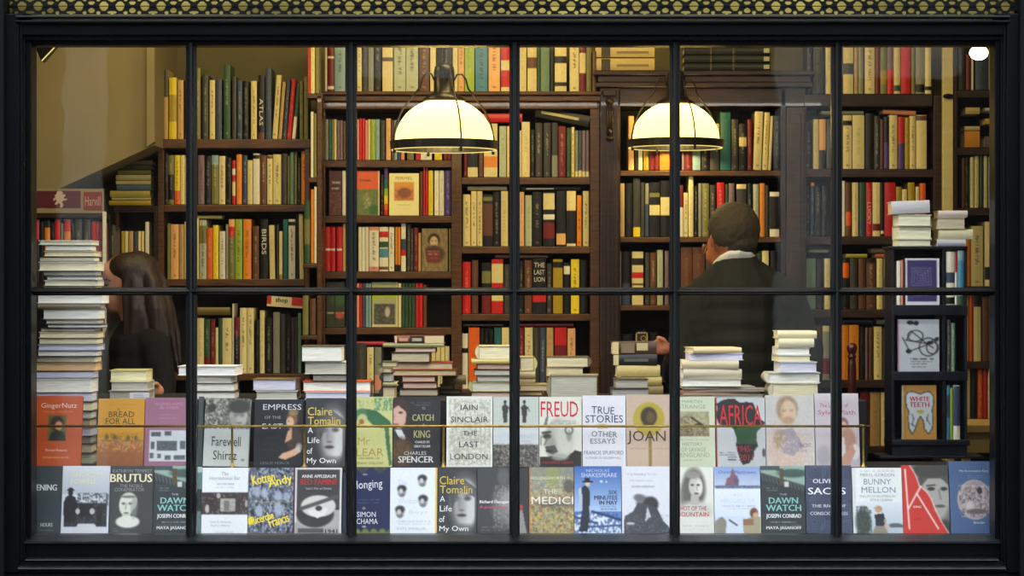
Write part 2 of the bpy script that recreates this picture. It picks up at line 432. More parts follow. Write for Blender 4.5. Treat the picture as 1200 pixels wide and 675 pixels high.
# sloping glazing sill and base mouldings
sp = MB()
sp.prism_x([(-.185, gz(637, -.185)), (-.185, gz(634.5, -.185)), (-.13, gz(627, -.13)), (-.07, gz(627, -.13)), (-.07, gz(637, -.185))], gx(32), gx(1168))
sp.build('sill_slope', M['bead'], win)
def moulding(name, py0, py1, y, bulge, mat, x0, x1, n=7):
    z0, z1 = gz(py1, y), gz(py0, y); r = (z1 - z0) / 2
    pr = [(y + .05, z0)] + [(y - bulge * math.sin(math.pi * i / (n - 1)), z0 + (z1 - z0) * i / (n - 1)) for i in range(n)] + [(y + .05, z1)]
    o = MB().prism_x(pr, gx(x0, y), gx(x1, y)).build(name, mat, win)
    return o
moulding('cornice_bead', 17.5, 22, -.215, .012, M['bead'], 19, 1183)
moulding('cornice_bead', 23.5, 27.5, -.215, .016, M['bead'], 19, 1183)
moulding('base_bead', 654.5, 658, -.205, .010, M['bead'], 30, 1170)
moulding('base_bead', 663.5, 668, -.225, .016, M['bead'], 22, 1178)
r = MB().box(gx(20, -.2), gx(1180, -.2), -.2, -.07, gz(671, -.2), gz(658, -.2)); r.build('base_board', M['paint_dull'], win)
# glazing bars: a rounded bar with putty beads either side
XB = [223.5, 411.5, 603, 791, 981]
XE = [36.5] + XB + [1166]
def bar_prof(hw):
    return [(-hw, -.10), (-hw, -.128), (-hw * .62, -.134), (-hw * .42, -.150), (0, -.156), (hw * .42, -.150), (hw * .62, -.134), (hw, -.128), (hw, -.10)]
for x in XB:
    c = gx(x, -.135); bm_ = MB(); k = bar_prof(.0155)
    n = len(bm_.v); za, zb = gz(629), gz(51)
    bm_.v += [(c + a, b, za) for a, b in k] + [(c + a, b, zb) for a, b in k]; K = len(k)
    bm_.f += [(n + i, n + i + 1, n + K + i + 1, n + K + i) for i in range(K - 1)]; bm_.c += [None] * (2 * K)
    bm_.box(c - .0155, c + .0155, -.10, -.085, za, zb)
    bm_.build('glazing_bar', M['paint'], win, smooth=False)
for i in range(6):
    a = gx(XE[i], -.13); b = gx(XE[i + 1], -.13); c = gz(341.5, -.135); bm_ = MB()
    k = [(z, y) for z, y in bar_prof(.0130)]
    bm_.prism_x([(y, c + z) for z, y in k], a, b); bm_.build('glazing_bar', M['paint'], win)
for i in range(6):
    hw0 = .0155 if i else .001; hw1 = .0155 if i < 5 else .001
    a = gx(XE[i], -.135) + hw0; b = gx(XE[i + 1], -.135) - hw1
    for (p0, p1) in ((53.5, 337.6), (345.4, 627.5)):
        z0, z1 = gz(p1), gz(p0)
        MB().box(a - .004, b + .004, -.122, -.118, z0 - .004, z1 + .004).build('pane', M['glass'], win)
        bd = MB(); t = .0022
        for (u0, u1, v0, v1) in ((a, a + t, z0, z1), (b - t, b, z0, z1), (a, b, z0, z0 + t), (a, b, z1 - t, z1)):
            bd.box(u0, u1, -.1265, -.1225, v0, v1)
        bd.build('putty_bead', M['bead'], win)

# pierced iron grille over the window; one panel repeated
gr = empty('ventilation_grille', (gx(11.5, -.19), -.19, gz(17, -.19)))
tag(gr, 'pierced black iron ventilation grille of scrolls and lozenges over the shop window', 'grille')
per = S(48, -.19); pxs = per / 48
def hole(u, v):
    # u, v in pixels inside one repeat, v up from the bottom edge
    v = v % 15.0
    def dm(cx, cy, a, b): return abs(u - cx) / a + abs(v - cy) / b < 1
    def el(cx, cy, a, b): return ((u - cx) / a) ** 2 + ((v - cy) / b) ** 2 < 1
    for cx in (14.5, 33.5):
        if dm(cx, 9.7, 7.0, 8.0) and el(cx, 9.7, 5.4, 5.8): return True
    if el(24, 2.2, 5.6, 1.9) or el(24, 16.4, 5.2, 1.7): return True
    for cx in (0, 48):
        if el(cx, 4.6, 3.9, 3.1) or el(cx, 13.6, 3.8, 2.6): return True
        if el(cx - 8, 2.0, 2.8, 2.0) or el(cx + 8, 2.0, 2.8, 2.0): return True
    return False
st = 0.8
mb = MB(); nu, nv = 60, 62
for i in range(nu):
    for j in range(nv):
        u, v = (i + .5) * st, (j + .5) * st
        if not hole(u, v): mb.quad((i * st * pxs, 0, j * st * pxs), ((i + 1) * st * pxs, 0, j * st * pxs), ((i + 1) * st * pxs, 0, (j + 1) * st * pxs), (i * st * pxs, 0, (j + 1) * st * pxs))
gm = mb.mesh('grille_panel'); bm = bmesh.new(); bm.from_mesh(gm); bmesh.ops.remove_doubles(bm, verts=bm.verts, dist=1e-5)
res = bmesh.ops.extrude_face_region(bm, geom=bm.faces[:]); bmesh.ops.translate(bm, verts=[g for g in res['geom'] if isinstance(g, bmesh.types.BMVert)], vec=(0, -.008, 0))
bmesh.ops.recalc_face_normals(bm, faces=bm.faces); bm.to_mesh(gm); bm.free(); gm.materials.append(M['iron'])
for i in range(25):
    o = link('grille_panel', gm, None, gr); o.location = (i * per, 0, 0)
for v_ in (8.9 ,):
    MB().box(0, 24.5 * per, -.012, -.008, v_ * pxs, (v_ + .9) * pxs).build('grille_rail', M['iron'], gr)
structure('grille_backlight_sheet', MB().box(gx(2, -.12), gx(1198, -.12), -.14, -.13, gz(30, -.12), gz(-34, -.12)), M['backlight_sheet'])  # added sheet, stands in for the room light showing through the holes

# ------------------------------------------------------------------ display steps behind the glass
T1 = PZ(627, 0.0); T2 = PZ(547.5, 0.13); T3 = PZ(469, 0.42)
st_ = empty('display_steps', (0, .1, 0)); tag(st_, 'stepped black felt display stand running along inside the shop window', 'display stand')
def stepbox(name, x0, x1, y0, y1, z0, z1):
    o = MB().box(x0, x1, y0 - .1, y1 - .1, z0, z1).build(name, M['plinth'], st_, bevel=.004); return o
stepbox('lower_step', -2.05, 2.05, -.065, .085, 0.02, T1)
stepbox('middle_step', -2.1, 2.1, .086, .40, 0.02, T2)
stepbox('upper_step', -2.15, PX(1016, .42), .401, 0.99, 0.02, T3)
# brass rail in front of the upper row
rl = empty('brass_rail', (0, .095, T2)); tag(rl, 'thin brass rail on posts in front of the upper row of displayed books', 'rail')
zr = PZ(499.5, .095) - T2
MB().tube([(PX(30, .095), 0, zr), (PX(1022, .095), 0, zr)], .0042).build('rail_bar', M['brass'], rl, smooth=True)
MB().tube([(PX(1012, .095), 0, zr), (PX(1012, .095), .06, zr)], .004).build('rail_bracket', M['brass'], rl, smooth=True)
for px in (272, 356.5, 519.5, 1012):
    x = PX(px, .095)
    p = MB(); p.lathe([(.0001, 0), (.011, 0), (.011, .006), (.005, .010), (.004, .02), (.004, zr), (.006, zr + .003), (.0001, zr + .006)], (x, 0, 0), 12); p.build('rail_post', M['brass'], rl, smooth=True)

# ------------------------------------------------------------------ bookcases
YC = 2.0           # front plane of the bookcases
YBK = 2.26
def case(name, label, x0, x1, shelves, y_top, up=(8, 8), wood='wood', yc=YC, depth=.25, th=8, base=0.0):
    r = empty(name, (PX((x0 + x1) / 2, yc), yc, base)); tag(r, label, 'bookcase')
    ox = PX((x0 + x1) / 2, yc)
    zt = PZ(y_top, yc)
    def bx(n, px0, px1, y0, y1, z0, z1, mat, bev=.002):
        return MB().box(PX(px0, yc) - ox, PX(px1, yc) - ox, y0, y1, z0 - base, z1 - base).build(n, M[mat], r, bevel=bev)
    if up[0]: bx('upright', x0, x0 + up[0], 0, depth, base, zt, wood)
    if up[1]: bx('upright', x1 - up[1], x1, 0, depth, base, zt, wood)
    bx('back_panel', x0 + up[0], x1 - up[1], depth - .012, depth, base, zt, 'back', 0)
    for s in shelves:
        z = PZ(s, yc); bx('shelf', x0 + up[0], x1 - up[1], .002, depth - .012, z - S(th, yc), z, 'wood_h' if wood != 'wood_p' else 'wood_p')
    return r, ox
def cornice(r, ox, x0, x1, rows, yc=YC, mat='wood', depth=.25):
    for (p0, p1, out) in rows:
        MB().box(PX(x0, yc) - ox - out, PX(x1, yc) - ox + out, -out, depth, PZ(p1, yc), PZ(p0, yc)).build('cornice', M[mat], r, bevel=.004)

cA, oA = case('bookcase', 'plain mahogany bookcase beside the pale wall, books standing along its top', 185, 363, [240, 327, 438, 530], 165, up=(7, 6))
MB().box(PX(183, YC) - oA, PX(364, YC) - oA, -.01, .25, PZ(174, YC), PZ(163.2, YC)).build('top_board', M['wood_h'], cA, bevel=.003)
cB, oB = case('bookcase', 'central mahogany bookcase of two bays under one cornice', 372, 541, [188, 253, 318.5, 384, 463], 110, up=(9, 12))
oC = PX((541.3 + 704) / 2, YC)
def bxC(n, a, b, y0, y1, z0, z1, mat): MB().box(PX(a, YC) - oB, PX(b, YC) - oB, y0, y1, z0, z1).build(n, M[mat], cB, bevel=.002)
bxC('upright', 691.6, 702.6, 0, .25, 0, PZ(110, YC), 'wood'); bxC('back_panel', 541, 691.6, .238, .25, 0, PZ(110, YC), 'back')
for s_ in (208, 289, 368, 456): bxC('shelf', 541, 691.6, .002, .238, PZ(s_ + 8, YC), PZ(s_, YC), 'wood_h')
cornice(cB, oB, 374, 700, [(107.5, 112, .03), (112, 119, .015), (119, 128, .004)])
cE, oE = case('bookcase', 'dark mahogany bookcase behind the man in the charcoal suit', 722, 921, [200, 278, 358, 442], 90, up=(5, 6), wood='wood_d', th=6)
cornice(cE, oE, 706, 944, [(83.5, 89, .04), (89, 97, .02), (97, 103, .03), (103, 125, .0)], mat='wood_d')
cG, oG = case('bookcase', 'dark rosewood bookcase between the plain post and the pale upright batten', 943, 1104, [198.5, 277.5, 363, 445.5, 523], 112, up=(2, 10), wood='wood_p', th=9)
cornice(cG, oG, 943, 1092, [(110.5, 125, .004)], mat='wood_d')
cH, oH = case('bookcase', 'corner bookcase of crowded shelves at the far end of the shop', 1118, 1190, [106, 173.5, 244, 336, 424, 491], -40, up=(4, 6), wood='wood_p', th=8)
# pilaster with carved corbel between the bays
pl = empty('pilaster', (PX(712, YC), YC - .03, 0)); tag(pl, 'reddish mahogany pilaster with a carved scroll corbel beside the central bay', 'pilaster')
ox = PX(712, YC)
MB().box(PX(703, YC) - ox, PX(725, YC) - ox, 0, .05, 0, PZ(104, YC)).build('shaft', M['wood_d'], pl, bevel=.004)
cb = MB()
for (px, py, rx, ry) in ((714, 120, 5, 5), (714, 130, 4.6, 7), (714, 142, 4.2, 8), (714, 155, 4, 6), (714, 163, 4.5, 3.5)):
    cb.ellipsoid((PX(px, YC) - ox, -.012, PZ(py, YC)), (S(rx, YC), .03, S(ry, YC)), 14, 10)
for dx in (-2.6, 0, 2.6): cb.tube([(PX(714 + dx, YC) - ox, -.04, PZ(122, YC)), (PX(714 + dx, YC) - ox, -.045, PZ(140, YC)), (PX(714 + dx, YC) - ox, -.03, PZ(158, YC))], .0035)
cb.build('corbel', M['wood_d'], pl, smooth=True)
MB().box(PX(706, YC) - ox, PX(722, YC) - ox, -.03, 0, PZ(114, YC), PZ(106, YC)).build('capital', M['wood_d'], pl, bevel=.006)
for dx in (-5, 0, 5): MB().box(PX(713.5 + dx, YC) - ox - .004, PX(713.5 + dx, YC) - ox + .004, -.006, .002, .2, PZ(170, YC)).build('flute', M['wood_d'], pl, bevel=.002)
po = empty('post', (PX(932, YC), YC - .02, 0)); tag(po, 'broad dark timber post between two bookcases, right of the man', 'post'); ox = PX(932, YC)
MB().box(PX(921.5, YC) - ox, PX(942.5, YC) - ox, 0, .05, 0, PZ(126, YC)).build('shaft', M['wood_p'], po, bevel=.004)
MB().box(PX(925, YC) - ox, PX(938, YC) - ox, -.008, 0, .2, PZ(134, YC)).build('raised_panel', M['wood_p'], po, bevel=.004)
# pale batten with a little clip
bt = empty('batten', (PX(1111, 1.9), 1.9, PZ(540, 1.9))); tag(bt, 'tall pale cream upright batten between dark bookcases, with a black clip', 'batten')
zb = PZ(540, 1.9)
MB().box(-S(6, 1.9), S(6, 1.9), 0, .03, 0, 3.05 - zb).build('pole', flat_mat('cream_batten', (206, 190, 120), (216, 200, 132), .6, 6, (1, 1, 6)), bt, bevel=.003)
MB().ellipsoid((0, -.008, PZ(113, 1.9) - zb), (S(6.5, 1.9), .012, S(3, 1.9))).build('clip', M['iron'], bt, smooth=True)

# ------------------------------------------------------------------ standing books
PAL = dict(c=(232, 216, 150), w=(238, 232, 205), y=(240, 214, 40), o=(238, 104, 20), r=(206, 34, 28), d=(118, 28, 24), k=(26, 24, 22), g=(64, 62, 54),
    n=(104, 66, 42), t=(196, 160, 98), e=(52, 84, 52), l=(160, 186, 56), a=(38, 104, 104), b=(62, 74, 96), s=(140, 172, 178), p=(78, 64, 124), i=(226, 148, 122),
    v=(126, 124, 66), h=(146, 146, 126), z=(240, 182, 112), m=(236, 142, 34), f=(184, 192, 160), j=(112, 142, 112), q=(178, 152, 30), u=(84, 146, 172), x=(132, 106, 116))
NAME = dict(c='cream', w='off-white', y='yellow', o='orange', r='red', d='dark red', k='black', g='charcoal', n='brown', t='tan', e='dark green', l='lime green',
    a='teal', b='slate blue', s='pale blue', p='purple', i='pink', v='olive', h='grey', z='peach', m='amber', f='pale grey-green', j='sage green', q='mustard', u='sky blue', x='mauve')
RNG = np.random.RandomState(5)
def spine_mesh(name, w, h, d, code, cell=None):
    """a shut book standing up, spine forward, centred on its base"""
    base = code[0]; toks = code[2:].split(',') if ':' in code else []
    cols = 5 if w < .022 else 8; rows = max(14, int(h / .0042))
    a = np.zeros((rows, cols, 3)) + np.array(PAL[base], float) * (0.96 + .08 * RNG.rand())
    for t in toks:
        m_ = re.match(r'([a-z])(\d+)-(\d+)$', t)
        if m_:
            r0, r1 = int(int(m_[2]) / 100 * rows), max(int(int(m_[3]) / 100 * rows), int(int(m_[2]) / 100 * rows) + 1); a[r0:r1] = np.array(PAL[m_[1]], float)
    plain = not toks
    if 't' in toks or 'w' in toks or (plain and w > .014):
        dark = sum(PAL[base]) < 300
        ink = np.array((235, 225, 180) if dark or 'w' in toks else (60, 45, 30), float); k0 = .45 if not plain else .13
        r0, r1 = int(rows * (.12 + .1 * RNG.rand())), int(rows * (.55 + .25 * RNG.rand())); mid = cols // 2
        if w < .026 and cols > 6: pass
        for r in range(r0, r1):
            if RNG.rand() < .78:
                for cc in ([mid] if cols < 7 else [mid - 1, mid]):
                    if RNG.rand() < .7: a[r, cc] += (ink - a[r, cc]) * k0
        r = int(rows * .93); a[r - 1:r + 1, mid - 1:mid + 1] += (ink - a[r - 1:r + 1, mid - 1:mid + 1]) * k0 * .8
    v = []; cl = []; f = []
    bul = min(.004, w * .16)
    for r in range(rows):
        for c in range(cols):
            u = c / (cols - 1); v.append((-w / 2 + w * u, -bul * math.sin(math.pi * u), h * (1 - r / (rows - 1)))); cl.append(a[r, c])
    for r in range(rows - 1):
        for c in range(cols - 1):
            q = r * cols + c; f.append((q, q + cols, q + cols + 1, q + 1))
    n = len(v); e0 = np.array(PAL[base], float); pg = np.array((225, 215, 180), float)
    # boards at the sides, page block recessed between them
    def bx(x0, x1, y0, y1, z0, z1, col):
        n = len(v)
        v.extend([(x0,y0,z0),(x1,y0,z0),(x1,y1,z0),(x0,y1,z0),(x0,y0,z1),(x1,y0,z1),(x1,y1,z1),(x0,y1,z1)]); cl.extend([col] * 8)
        f.extend([(n,n+3,n+2,n+1),(n+4,n+5,n+6,n+7),(n,n+1,n+5,n+4),(n+1,n+2,n+6,n+5),(n+2,n+3,n+7,n+6),(n+3,n,n+4,n+7)])
    t = min(.0025, w * .2)
    bx(-w / 2, -w / 2 + t, 0, d, 0, h, e0); bx(w / 2 - t, w / 2, 0, d, 0, h, e0); bx(-w / 2 + t, w / 2 - t, .001, .003, 0, h, e0)
    bx(-w / 2 + t, w / 2 - t, .003, d - .004, .003, h - .004, pg)
    me = bpy.data.meshes.new(name); me.from_pydata(v, [], f)
    at = me.color_attributes.new('Col', 'FLOAT_COLOR', 'POINT'); arr = np.ones((len(v), 4)); arr[:, :3] = lin(np.clip(np.array(cl), 0, 255)); at.data.foreach_set('color', arr.ravel())
    me.update(); me.materials.append(M['jacket'])
    return me

ORD = ['', 'first', 'second', 'third', 'fourth', 'fifth', 'sixth', 'seventh', 'eighth', 'ninth', 'tenth', 'eleventh', 'twelfth']
SHELVED = []   # (area, object, place)
STUFF = []     # joined into one object: slivers and books behind the bars
def size_word(h, w, hm):
    if w > .042: return 'thick '
    if h > hm * 1.06: return 'tall '
    if h < hm * .90: return 'short '
    if w < .015: return 'thin '
    return ''
def row(text, base, place, Y=YC + .022, d=.15, stuff=False):
    items = []
    for it in text.split(';'):
        it = it.strip()
        if not it: continue
        p = it.split(); hid = p[0] == '#'
        if hid: p = p[1:]
        items.append((float(p[0]), float(p[1]), float(p[2]), p[3], float(p[4]) if len(p) > 4 else 0.0, p[5] if len(p) > 5 else None, hid))
    hm = float(np.median([base - i[2] for i in items]))
    vis = [i for i in items if not i[6]]
    z = PZ(base, Y) + .0005
    made = []
    for it in items:
        x0, x1, top, code, leanpx, word, hid = it
        w = S(x1 - x0, Y) - .0012; h = min(S(base - top, Y), .40)
        me = spine_mesh('shelved_book', w, h, d + (x1 - x0) * .0006 + .01 * RNG.rand(), code)
        th = math.atan2(S(leanpx, Y), h)
        loc = (PX((x0 + x1) / 2, Y), Y + .004 * RNG.rand(), z + abs(math.sin(th)) * w / 2)
        if hid or stuff:
            STUFF.append((me, loc, th)); continue
        o = link('shelved_book', me); o.location = loc; o.rotation_euler = (0, th, 0)
        o['category'] = 'book'; o['group'] = 'books standing on the shelves'
        area = (x1 - x0) * (min(base, 627) - max(top, 54))
        k = vis.index(it)
        made.append((o, code, k)); SHELVED.append([area, o, me])
        if word:
            tb = MB(); wx = w * .62; hh = h * .42 if not word.startswith('_') else h * .3
            t = word.replace('_', ' ').strip()
            if t.startswith('*'):   # stacked words across a broad spine
                ln = t[1:].split('/')
                for j, s in enumerate(ln): add_text(tb, s, 0, h * (.88 - j * .13), w * .8, h * .085, (225, 220, 200), -.006)
            else: add_text(tb, t, 0, h * .42 if t != 'BIRDS' else h * .62, wx, hh, (236, 228, 196), -.0065, .02, rot90=True)
            tb.build('spine_lettering', M['ink'], o)
    # labels
    def col(k): return NAME[vis[k][3][0]]
    full = []
    for o, code, k in made:
        it = vis[k]; sw = size_word(S(base - it[2], Y), S(it[1] - it[0], Y), S(hm, Y))
        me_c = f"{sw}{col(k)}"
        L = col(k - 1) if k else None; R = col(k + 1) if k + 1 < len(vis) else None
        if L and R: nb = f"between {L} and {R} ones" if L != R else f"between two {L} ones"
        elif R: nb = f"beside {R} one, leftmost"
        else: nb = f"beside {L} one, rightmost" if L else ''
        full.append((o, me_c, nb, k))
    seen = {}
    for o, a, nb, k in full: seen.setdefault((a, nb), []).append(o)
    bycol = {}
    for o, a, nb, k in full:
        c = col(k); bycol.setdefault(c, []).append(o)
    for o, a, nb, k in full:
        if len(seen[(a, nb)]) == 1: o['label'] = f"{a} book {nb}, {place}"
        else:
            q = bycol[col(k)]; n = q.index(o) + 1
            o['label'] = f"{ORD[n] if n < len(ORD) else str(n)} {col(k)} book from the left, {place}"
    return z

pA = 'wall bookcase'
row("184 189 84 g; 191 197 82 t:g0-40; 198 207 91 y:q30-72; 208 215 94 t:t; # 217 228 84 k; 229 235 80 v:w; 237 244 88 g:w; 245.5 252 94 c:t; 253 260 93 b; 262 270 76 e:w; 272 277 90 g; 278 284 94 b:w; 285 291 95 k:w; 294 301 95 c:t; 302.5 310 88 n:k0-90 0 ATLAS; 311 318 80 b; 319 325 88 c:t 5; 326 330 96 t 5; 331 335.5 93 b:w 5; 336 341 93 r:w 6; 342 346 98 w:e0-60 6; 351 355 95 v:t; 356 361 90 v:t", 163, 'top of ' + pA)
row("193 197 180 k:w; 197.2 204 182 v:k40-90,w; 204.5 211 182 y:t,o72-100; 211.3 216.5 182 c; # 217 222 184 w; # 223 228 182 k; 228.5 231 182 h; 232 239.5 182 x:t; 240 247.5 183 k:w; 248 256 182 s:v20-100,w; 256.5 264 183 c:t; 265 271 185 k:w; 272 276 188 r:w20-35,c50-82; 277 283.5 181 m:w; 284.5 289.5 182 b:w; 290 296 188 c; 296.5 304.5 180 w:k4-12; 305 312.5 182 n:w; 313 319.5 182 c:n3-9,t; 320 329.5 181 c:t; 330 337 180 g; 337.3 339.5 183 v; 340 344.5 178 j; 345 348 178 v:w; 348.4 352.5 185 k:w; 353 359.5 177 m:t", 239.5, 'second shelf, ' + pA)
row("196 199.5 262 v; 200 209.5 263 z:t; 210 215.5 263 t; # 216 221 260 c; # 222 227.5 262 t; 228 233 256 c; 233.4 242 258 f:v10-40,t; 242.3 249 267 o:w; 249.4 256 264 y; 257 264 271 w:t; 264.4 267.5 263 h; 268 275 257 v:z0-14,r14-30,w; 275.4 284 257 l:t; 285 294.5 257 m:t; 296 303.5 265 n:w; 305 314 257 k 0 BIRDS; 316 322.5 264 c -1; 324 326.5 263 g; 327 331 271 c:q90-100; 331.5 337.5 257 a; 338 346 257 w:k5-12,t; 346.4 350.5 252 k; 351 356 251 c -1; 357.5 362 275 n", 327, 'third shelf, ' + pA)
row("230 239 373 c; 239.4 246 374 e:w,d70-100; 246.4 252 374 d:w; 252.4 255.8 384 c; 256 260 373 e; 260.4 271.5 373 c:t; 272 274 356 w:t; 274.3 280.6 372 k:d0-35,w; 281 289 361 c:t; 289.3 297.5 361 c:t; 299 304 375 k; 304.4 310 364 c; 311 319 372 k:w; 320 328 366 h; 329 334.5 368 g; 335 341 368 k:w; 341.3 345 372 g; 345.2 348.6 372 g; 349 353 367 j", 437.5, 'lowest shelf, ' + pA)
pB = 'narrow central bay'
row("380.5 383.3 40 w; 383.5 391.6 40 d:w40-44,w90-95; 392 404.6 40 s:t; # 405 411 42 g; # 411.4 417.6 42 n; 418.5 424 40 c:t; 425 431 44 g; 431.4 438 40 h; 438.5 446.5 42 k:w; 448 460.5 40 c:n42-48; 461.5 475.4 40 f:t; 475.8 490 40 f:t; 491 503 40 n:t; 504 511 42 c:k0-20; 512 530 42 k:w; 530.5 536.6 40 c; 537 544 40 z:t; 544.5 556 40 l; 557 571.5 40 u:t; 572.5 586 40 z:t; 587 597.6 40 r:c46-64,c92-100; # 599 607 44 k; 608 617 40 c; 618 629 40 c:n42-60; 629.4 633 44 e; 633.5 644 40 j; 645 649.4 44 k; 650 664 42 c:k38-50,k84-90; 667.5 678.6 42 c:t; 679 686.5 44 d:c30-66; 687 693 46 v; 694 699 60 n", 107.5, 'top of central bookcase')
row("381 384.8 140 h; 385 388 140 a; 388.2 391 140 v; 391.2 394.4 140 c; 395 398 141 x; 398.2 401.6 141 x; 402 405 142 n; 418.5 420.8 140 i; 421 424 139 r; 424.2 427.6 139 r; 428 431 141 i; 431.2 434 140 c; 434.2 439.8 140 l; 440 445 140 s; 446 451.4 141 g; 452.4 458 139 z; 458.4 461.8 141 n; 462 465.6 141 s; 466 469.6 141 b; 470 474 141 i; 477 485 141 v; 487 492.8 141 r; 493 506 141 w; 509 518 141 y; 520 524 141 d; 524.4 529 141 d", 187.5, 'top shelf, ' + pB)
row("401 405 200 w; 446 449.6 205 k:w; 450 454.6 197 r:p0-25,a25-45,l45-60,y60-75,o75-88; 492 495.6 201 n; 496 498.4 195 r; 498.6 501.6 195 r; 502 507.6 200 y; 509 514.4 200 w; 514.6 520.4 200 w; 521 528.6 200 p:w", 252.5, 'second shelf, ' + pB)
row("380.4 387 266 r:w50-54; 387.2 393 266 r:w50-54; 394.4 401 266 r:w50-54; 401.4 404.8 262 t; 420 423.8 266 w; 424 427.8 266 w; 428 432 266 w; 432.4 444 266 w:i0-11,i89-100,t; 444.5 455 266 w:r12-26,e35-48,u50-70,n90-97; 455.6 462 266 w:t; 463 466 266 m:k86-100; 466.2 469.4 266 m:k86-100; 470 475.6 261 w:b34-58,r58-68; 477 481 263 g:w; 481.2 484.4 268 g:w; 485 490 267 d:w; 490.2 493.4 273 t; 526 528.8 268 v", 318, 'third shelf, ' + pB)
row("418 421 332 i; 421.2 424.2 332 r; 424.4 428.4 332 b; 428.6 431.8 332 s; 432 435.2 332 s; 466.6 470.2 332 c; 470.6 474.4 332 e; 474.6 478.4 332 e; 478.6 482.4 332 e; 482.6 486.4 332 e; 487 490.8 332 r; 491 495.4 332 r; 496 500 334 n", 383.5, 'fourth shelf, ' + pB)
row("418 429 402 g; 430 438 407 c:n72-80,t; 439 447 407 h:i60-90; 500.5 505 406 c; 505.4 510 406 c; 510.4 516 406 c; 516.4 521 406 c; 521.4 526.6 406 c", 462.5, 'bottom shelf, ' + pB)
pC = 'wide central bay'
row("543.5 547.6 150 d:w; 548 560 150 k:w,c80-100; 561 566.4 160 n; 567 583 145 c:m62-82; 585 593.4 148 f; # 594 600 148 c; # 601 607 150 g; 608 611 153 c; 611.2 621 143 c; 622 626.4 152 k:w; 627.4 635.6 144 g:w; 637 645.4 144 g:w; 646.6 653.6 144 h:g0-60; 654.4 663 148 d:w; 664 669 150 e; 669.6 673.4 149 c:t; 674 677.6 153 h:c88-100; 678 681.8 153 b:c86-100; 682.2 686.2 153 x:c88-100; 686.6 690.4 153 x:c88-100", 207.5, 'top shelf, ' + pC)
row("542.6 551.4 228 c:t; 552 558.6 224 c:t; 559 565.4 224 c:t; 566 577.6 228 k:v6-14,n20-80; 578 586 225 k:w; 587 595.4 224 c; # 596.6 607 226 n; 608.4 614.4 225 z; 615.4 623.2 229 f; 624 635 225 n:k0-100,t; 636.6 650 225 k:c5-34,w42-52,d58-86; 652 663 224 k:z78-98; 664 675 224 c:k37-96; 676 681.6 229 m:t; 683 690.2 224 c:t", 288.5, 'second shelf, ' + pC)
row("542 551.6 307 r:w; 552.8 560.4 305 n; 564.6 575.4 308 k:v18-42,d64-100; 576 589.6 304 r:c10-45,c62-78; 590.4 597.4 310 g; 608 613.8 306 k:w; 614.6 623.4 305 n:t; 624.2 640 303 k:r62-80 0 *THE/LAST/LION; 641 646.6 309 g:w; 648 659.4 304 q:k6-18; 660.6 668 308 k:w8-24; 669 678.8 304 y:t; 680 687.6 305 v:k0-100", 367.5, 'third shelf, ' + pC)
row("541.6 548.4 391 w:k28-36; 549 562 384 o; 563 567.4 385 k; 567.8 572.4 385 k; 573 578 386 e:k0-30; 579 587.6 384 a; 588 596.6 384 c; 607.6 614.6 384 d:w; 615 624.4 384 c:t; 625 632 384 g; 632.4 639.8 384 b:w; 640.4 648.6 384 t; 650 664 384 r:d30-60; 665 674.4 385 z:t", 455.5, 'bottom shelf, ' + pC)
pE = 'bookcase behind man'
row("736.5 743 136 z; 744 747.6 140 k; 748 753 148 w; 754 760.4 148 q; 761 767 148 d; 767.4 772.6 148 d; 773 784.6 148 m; # 785.6 791 148 c; # 791.4 797 148 e; 799 802 145 x; 802.4 811 145 d:w; 811.4 821 145 s; 822 831 145 k:w; 832 843 145 g:c0-20; 844 856.4 132 a; 857.4 865 140 g:w; 866 875 145 k:c30-50,w; 876 881.4 140 d:w; 882.4 892 131 c:t 2.5; 893 899.4 132 c:t 3; 900 903.4 136 c 3; 906.6 914.4 136 k:w", 199.5, 'top shelf, ' + pE)
row("724 732 215 t; 733 741.4 215 k; 742 750.4 209 g:y84-100; 751 755.4 214 g; 756 760.4 215 b:h0-40; 761 773.4 214 k:c42-60,v20-28; 774 784.6 212 k:c30-62; # 785.6 791 214 n; # 791.4 796.6 214 k; 797 800.8 217 w:d0-45; 801.2 806.4 226 c:t; 806.8 812.6 206 c; 813.6 818 218 k:w; 818.4 822 215 h; 822.6 831 215 v:w; 832 838.6 217 g:w; 840 849 214 r:w; 850 853.4 216 e; 854 860.6 215 x; 863 874.6 216 g:c0-10; 876 881.4 215 k:w,o50-66; 882.6 889.4 216 f; 890.4 896.4 215 m; 897 900.8 217 g; 902 913.4 225 w:k12-84", 277.5, 'second shelf, ' + pE)
row("723.6 728 294 h; 729 738.6 295 b:k0-60; 740.6 754 295 c:k14-26,r40-50,n60-64,q68-74; 756 761.4 296 g; 762 769 296 n:w; 770 777 293 f; 779 783.6 294 x; 798 811.6 290 n; 812 826 290 n; # 827 840 293 g; # 841 860 293 e; 880 886 294 k; 886.6 892.4 297 e; 893 901 294 c; 903 911 294 k", 357.5, 'third shelf, ' + pE)
row("730 741 392 k; 748 757 388 g; 762 771 390 k:w; # 900 910 388 g", 441.5, 'bottom shelf, ' + pE)
pG = 'bookcase right of post'
row("946 952 52 k:w; 953 965 46 g; 967.6 975 40 c; # 976 986 42 c; 988 1000 40 c:g50-68; 1001 1005.6 42 t; 1006 1012 42 h; 1013.4 1025 40 c:t; 1025.6 1031 42 d; 1031.6 1039.4 42 v:q60-84; 1039.8 1047 40 r:x0-60; 1047.4 1055 40 c:e86-96; 1055.6 1067 40 r; 1068 1072.6 42 v; 1073 1083.6 42 h:k84-98; 1084 1091.4 40 c:k88-94", 110, 'top of ' + pG)
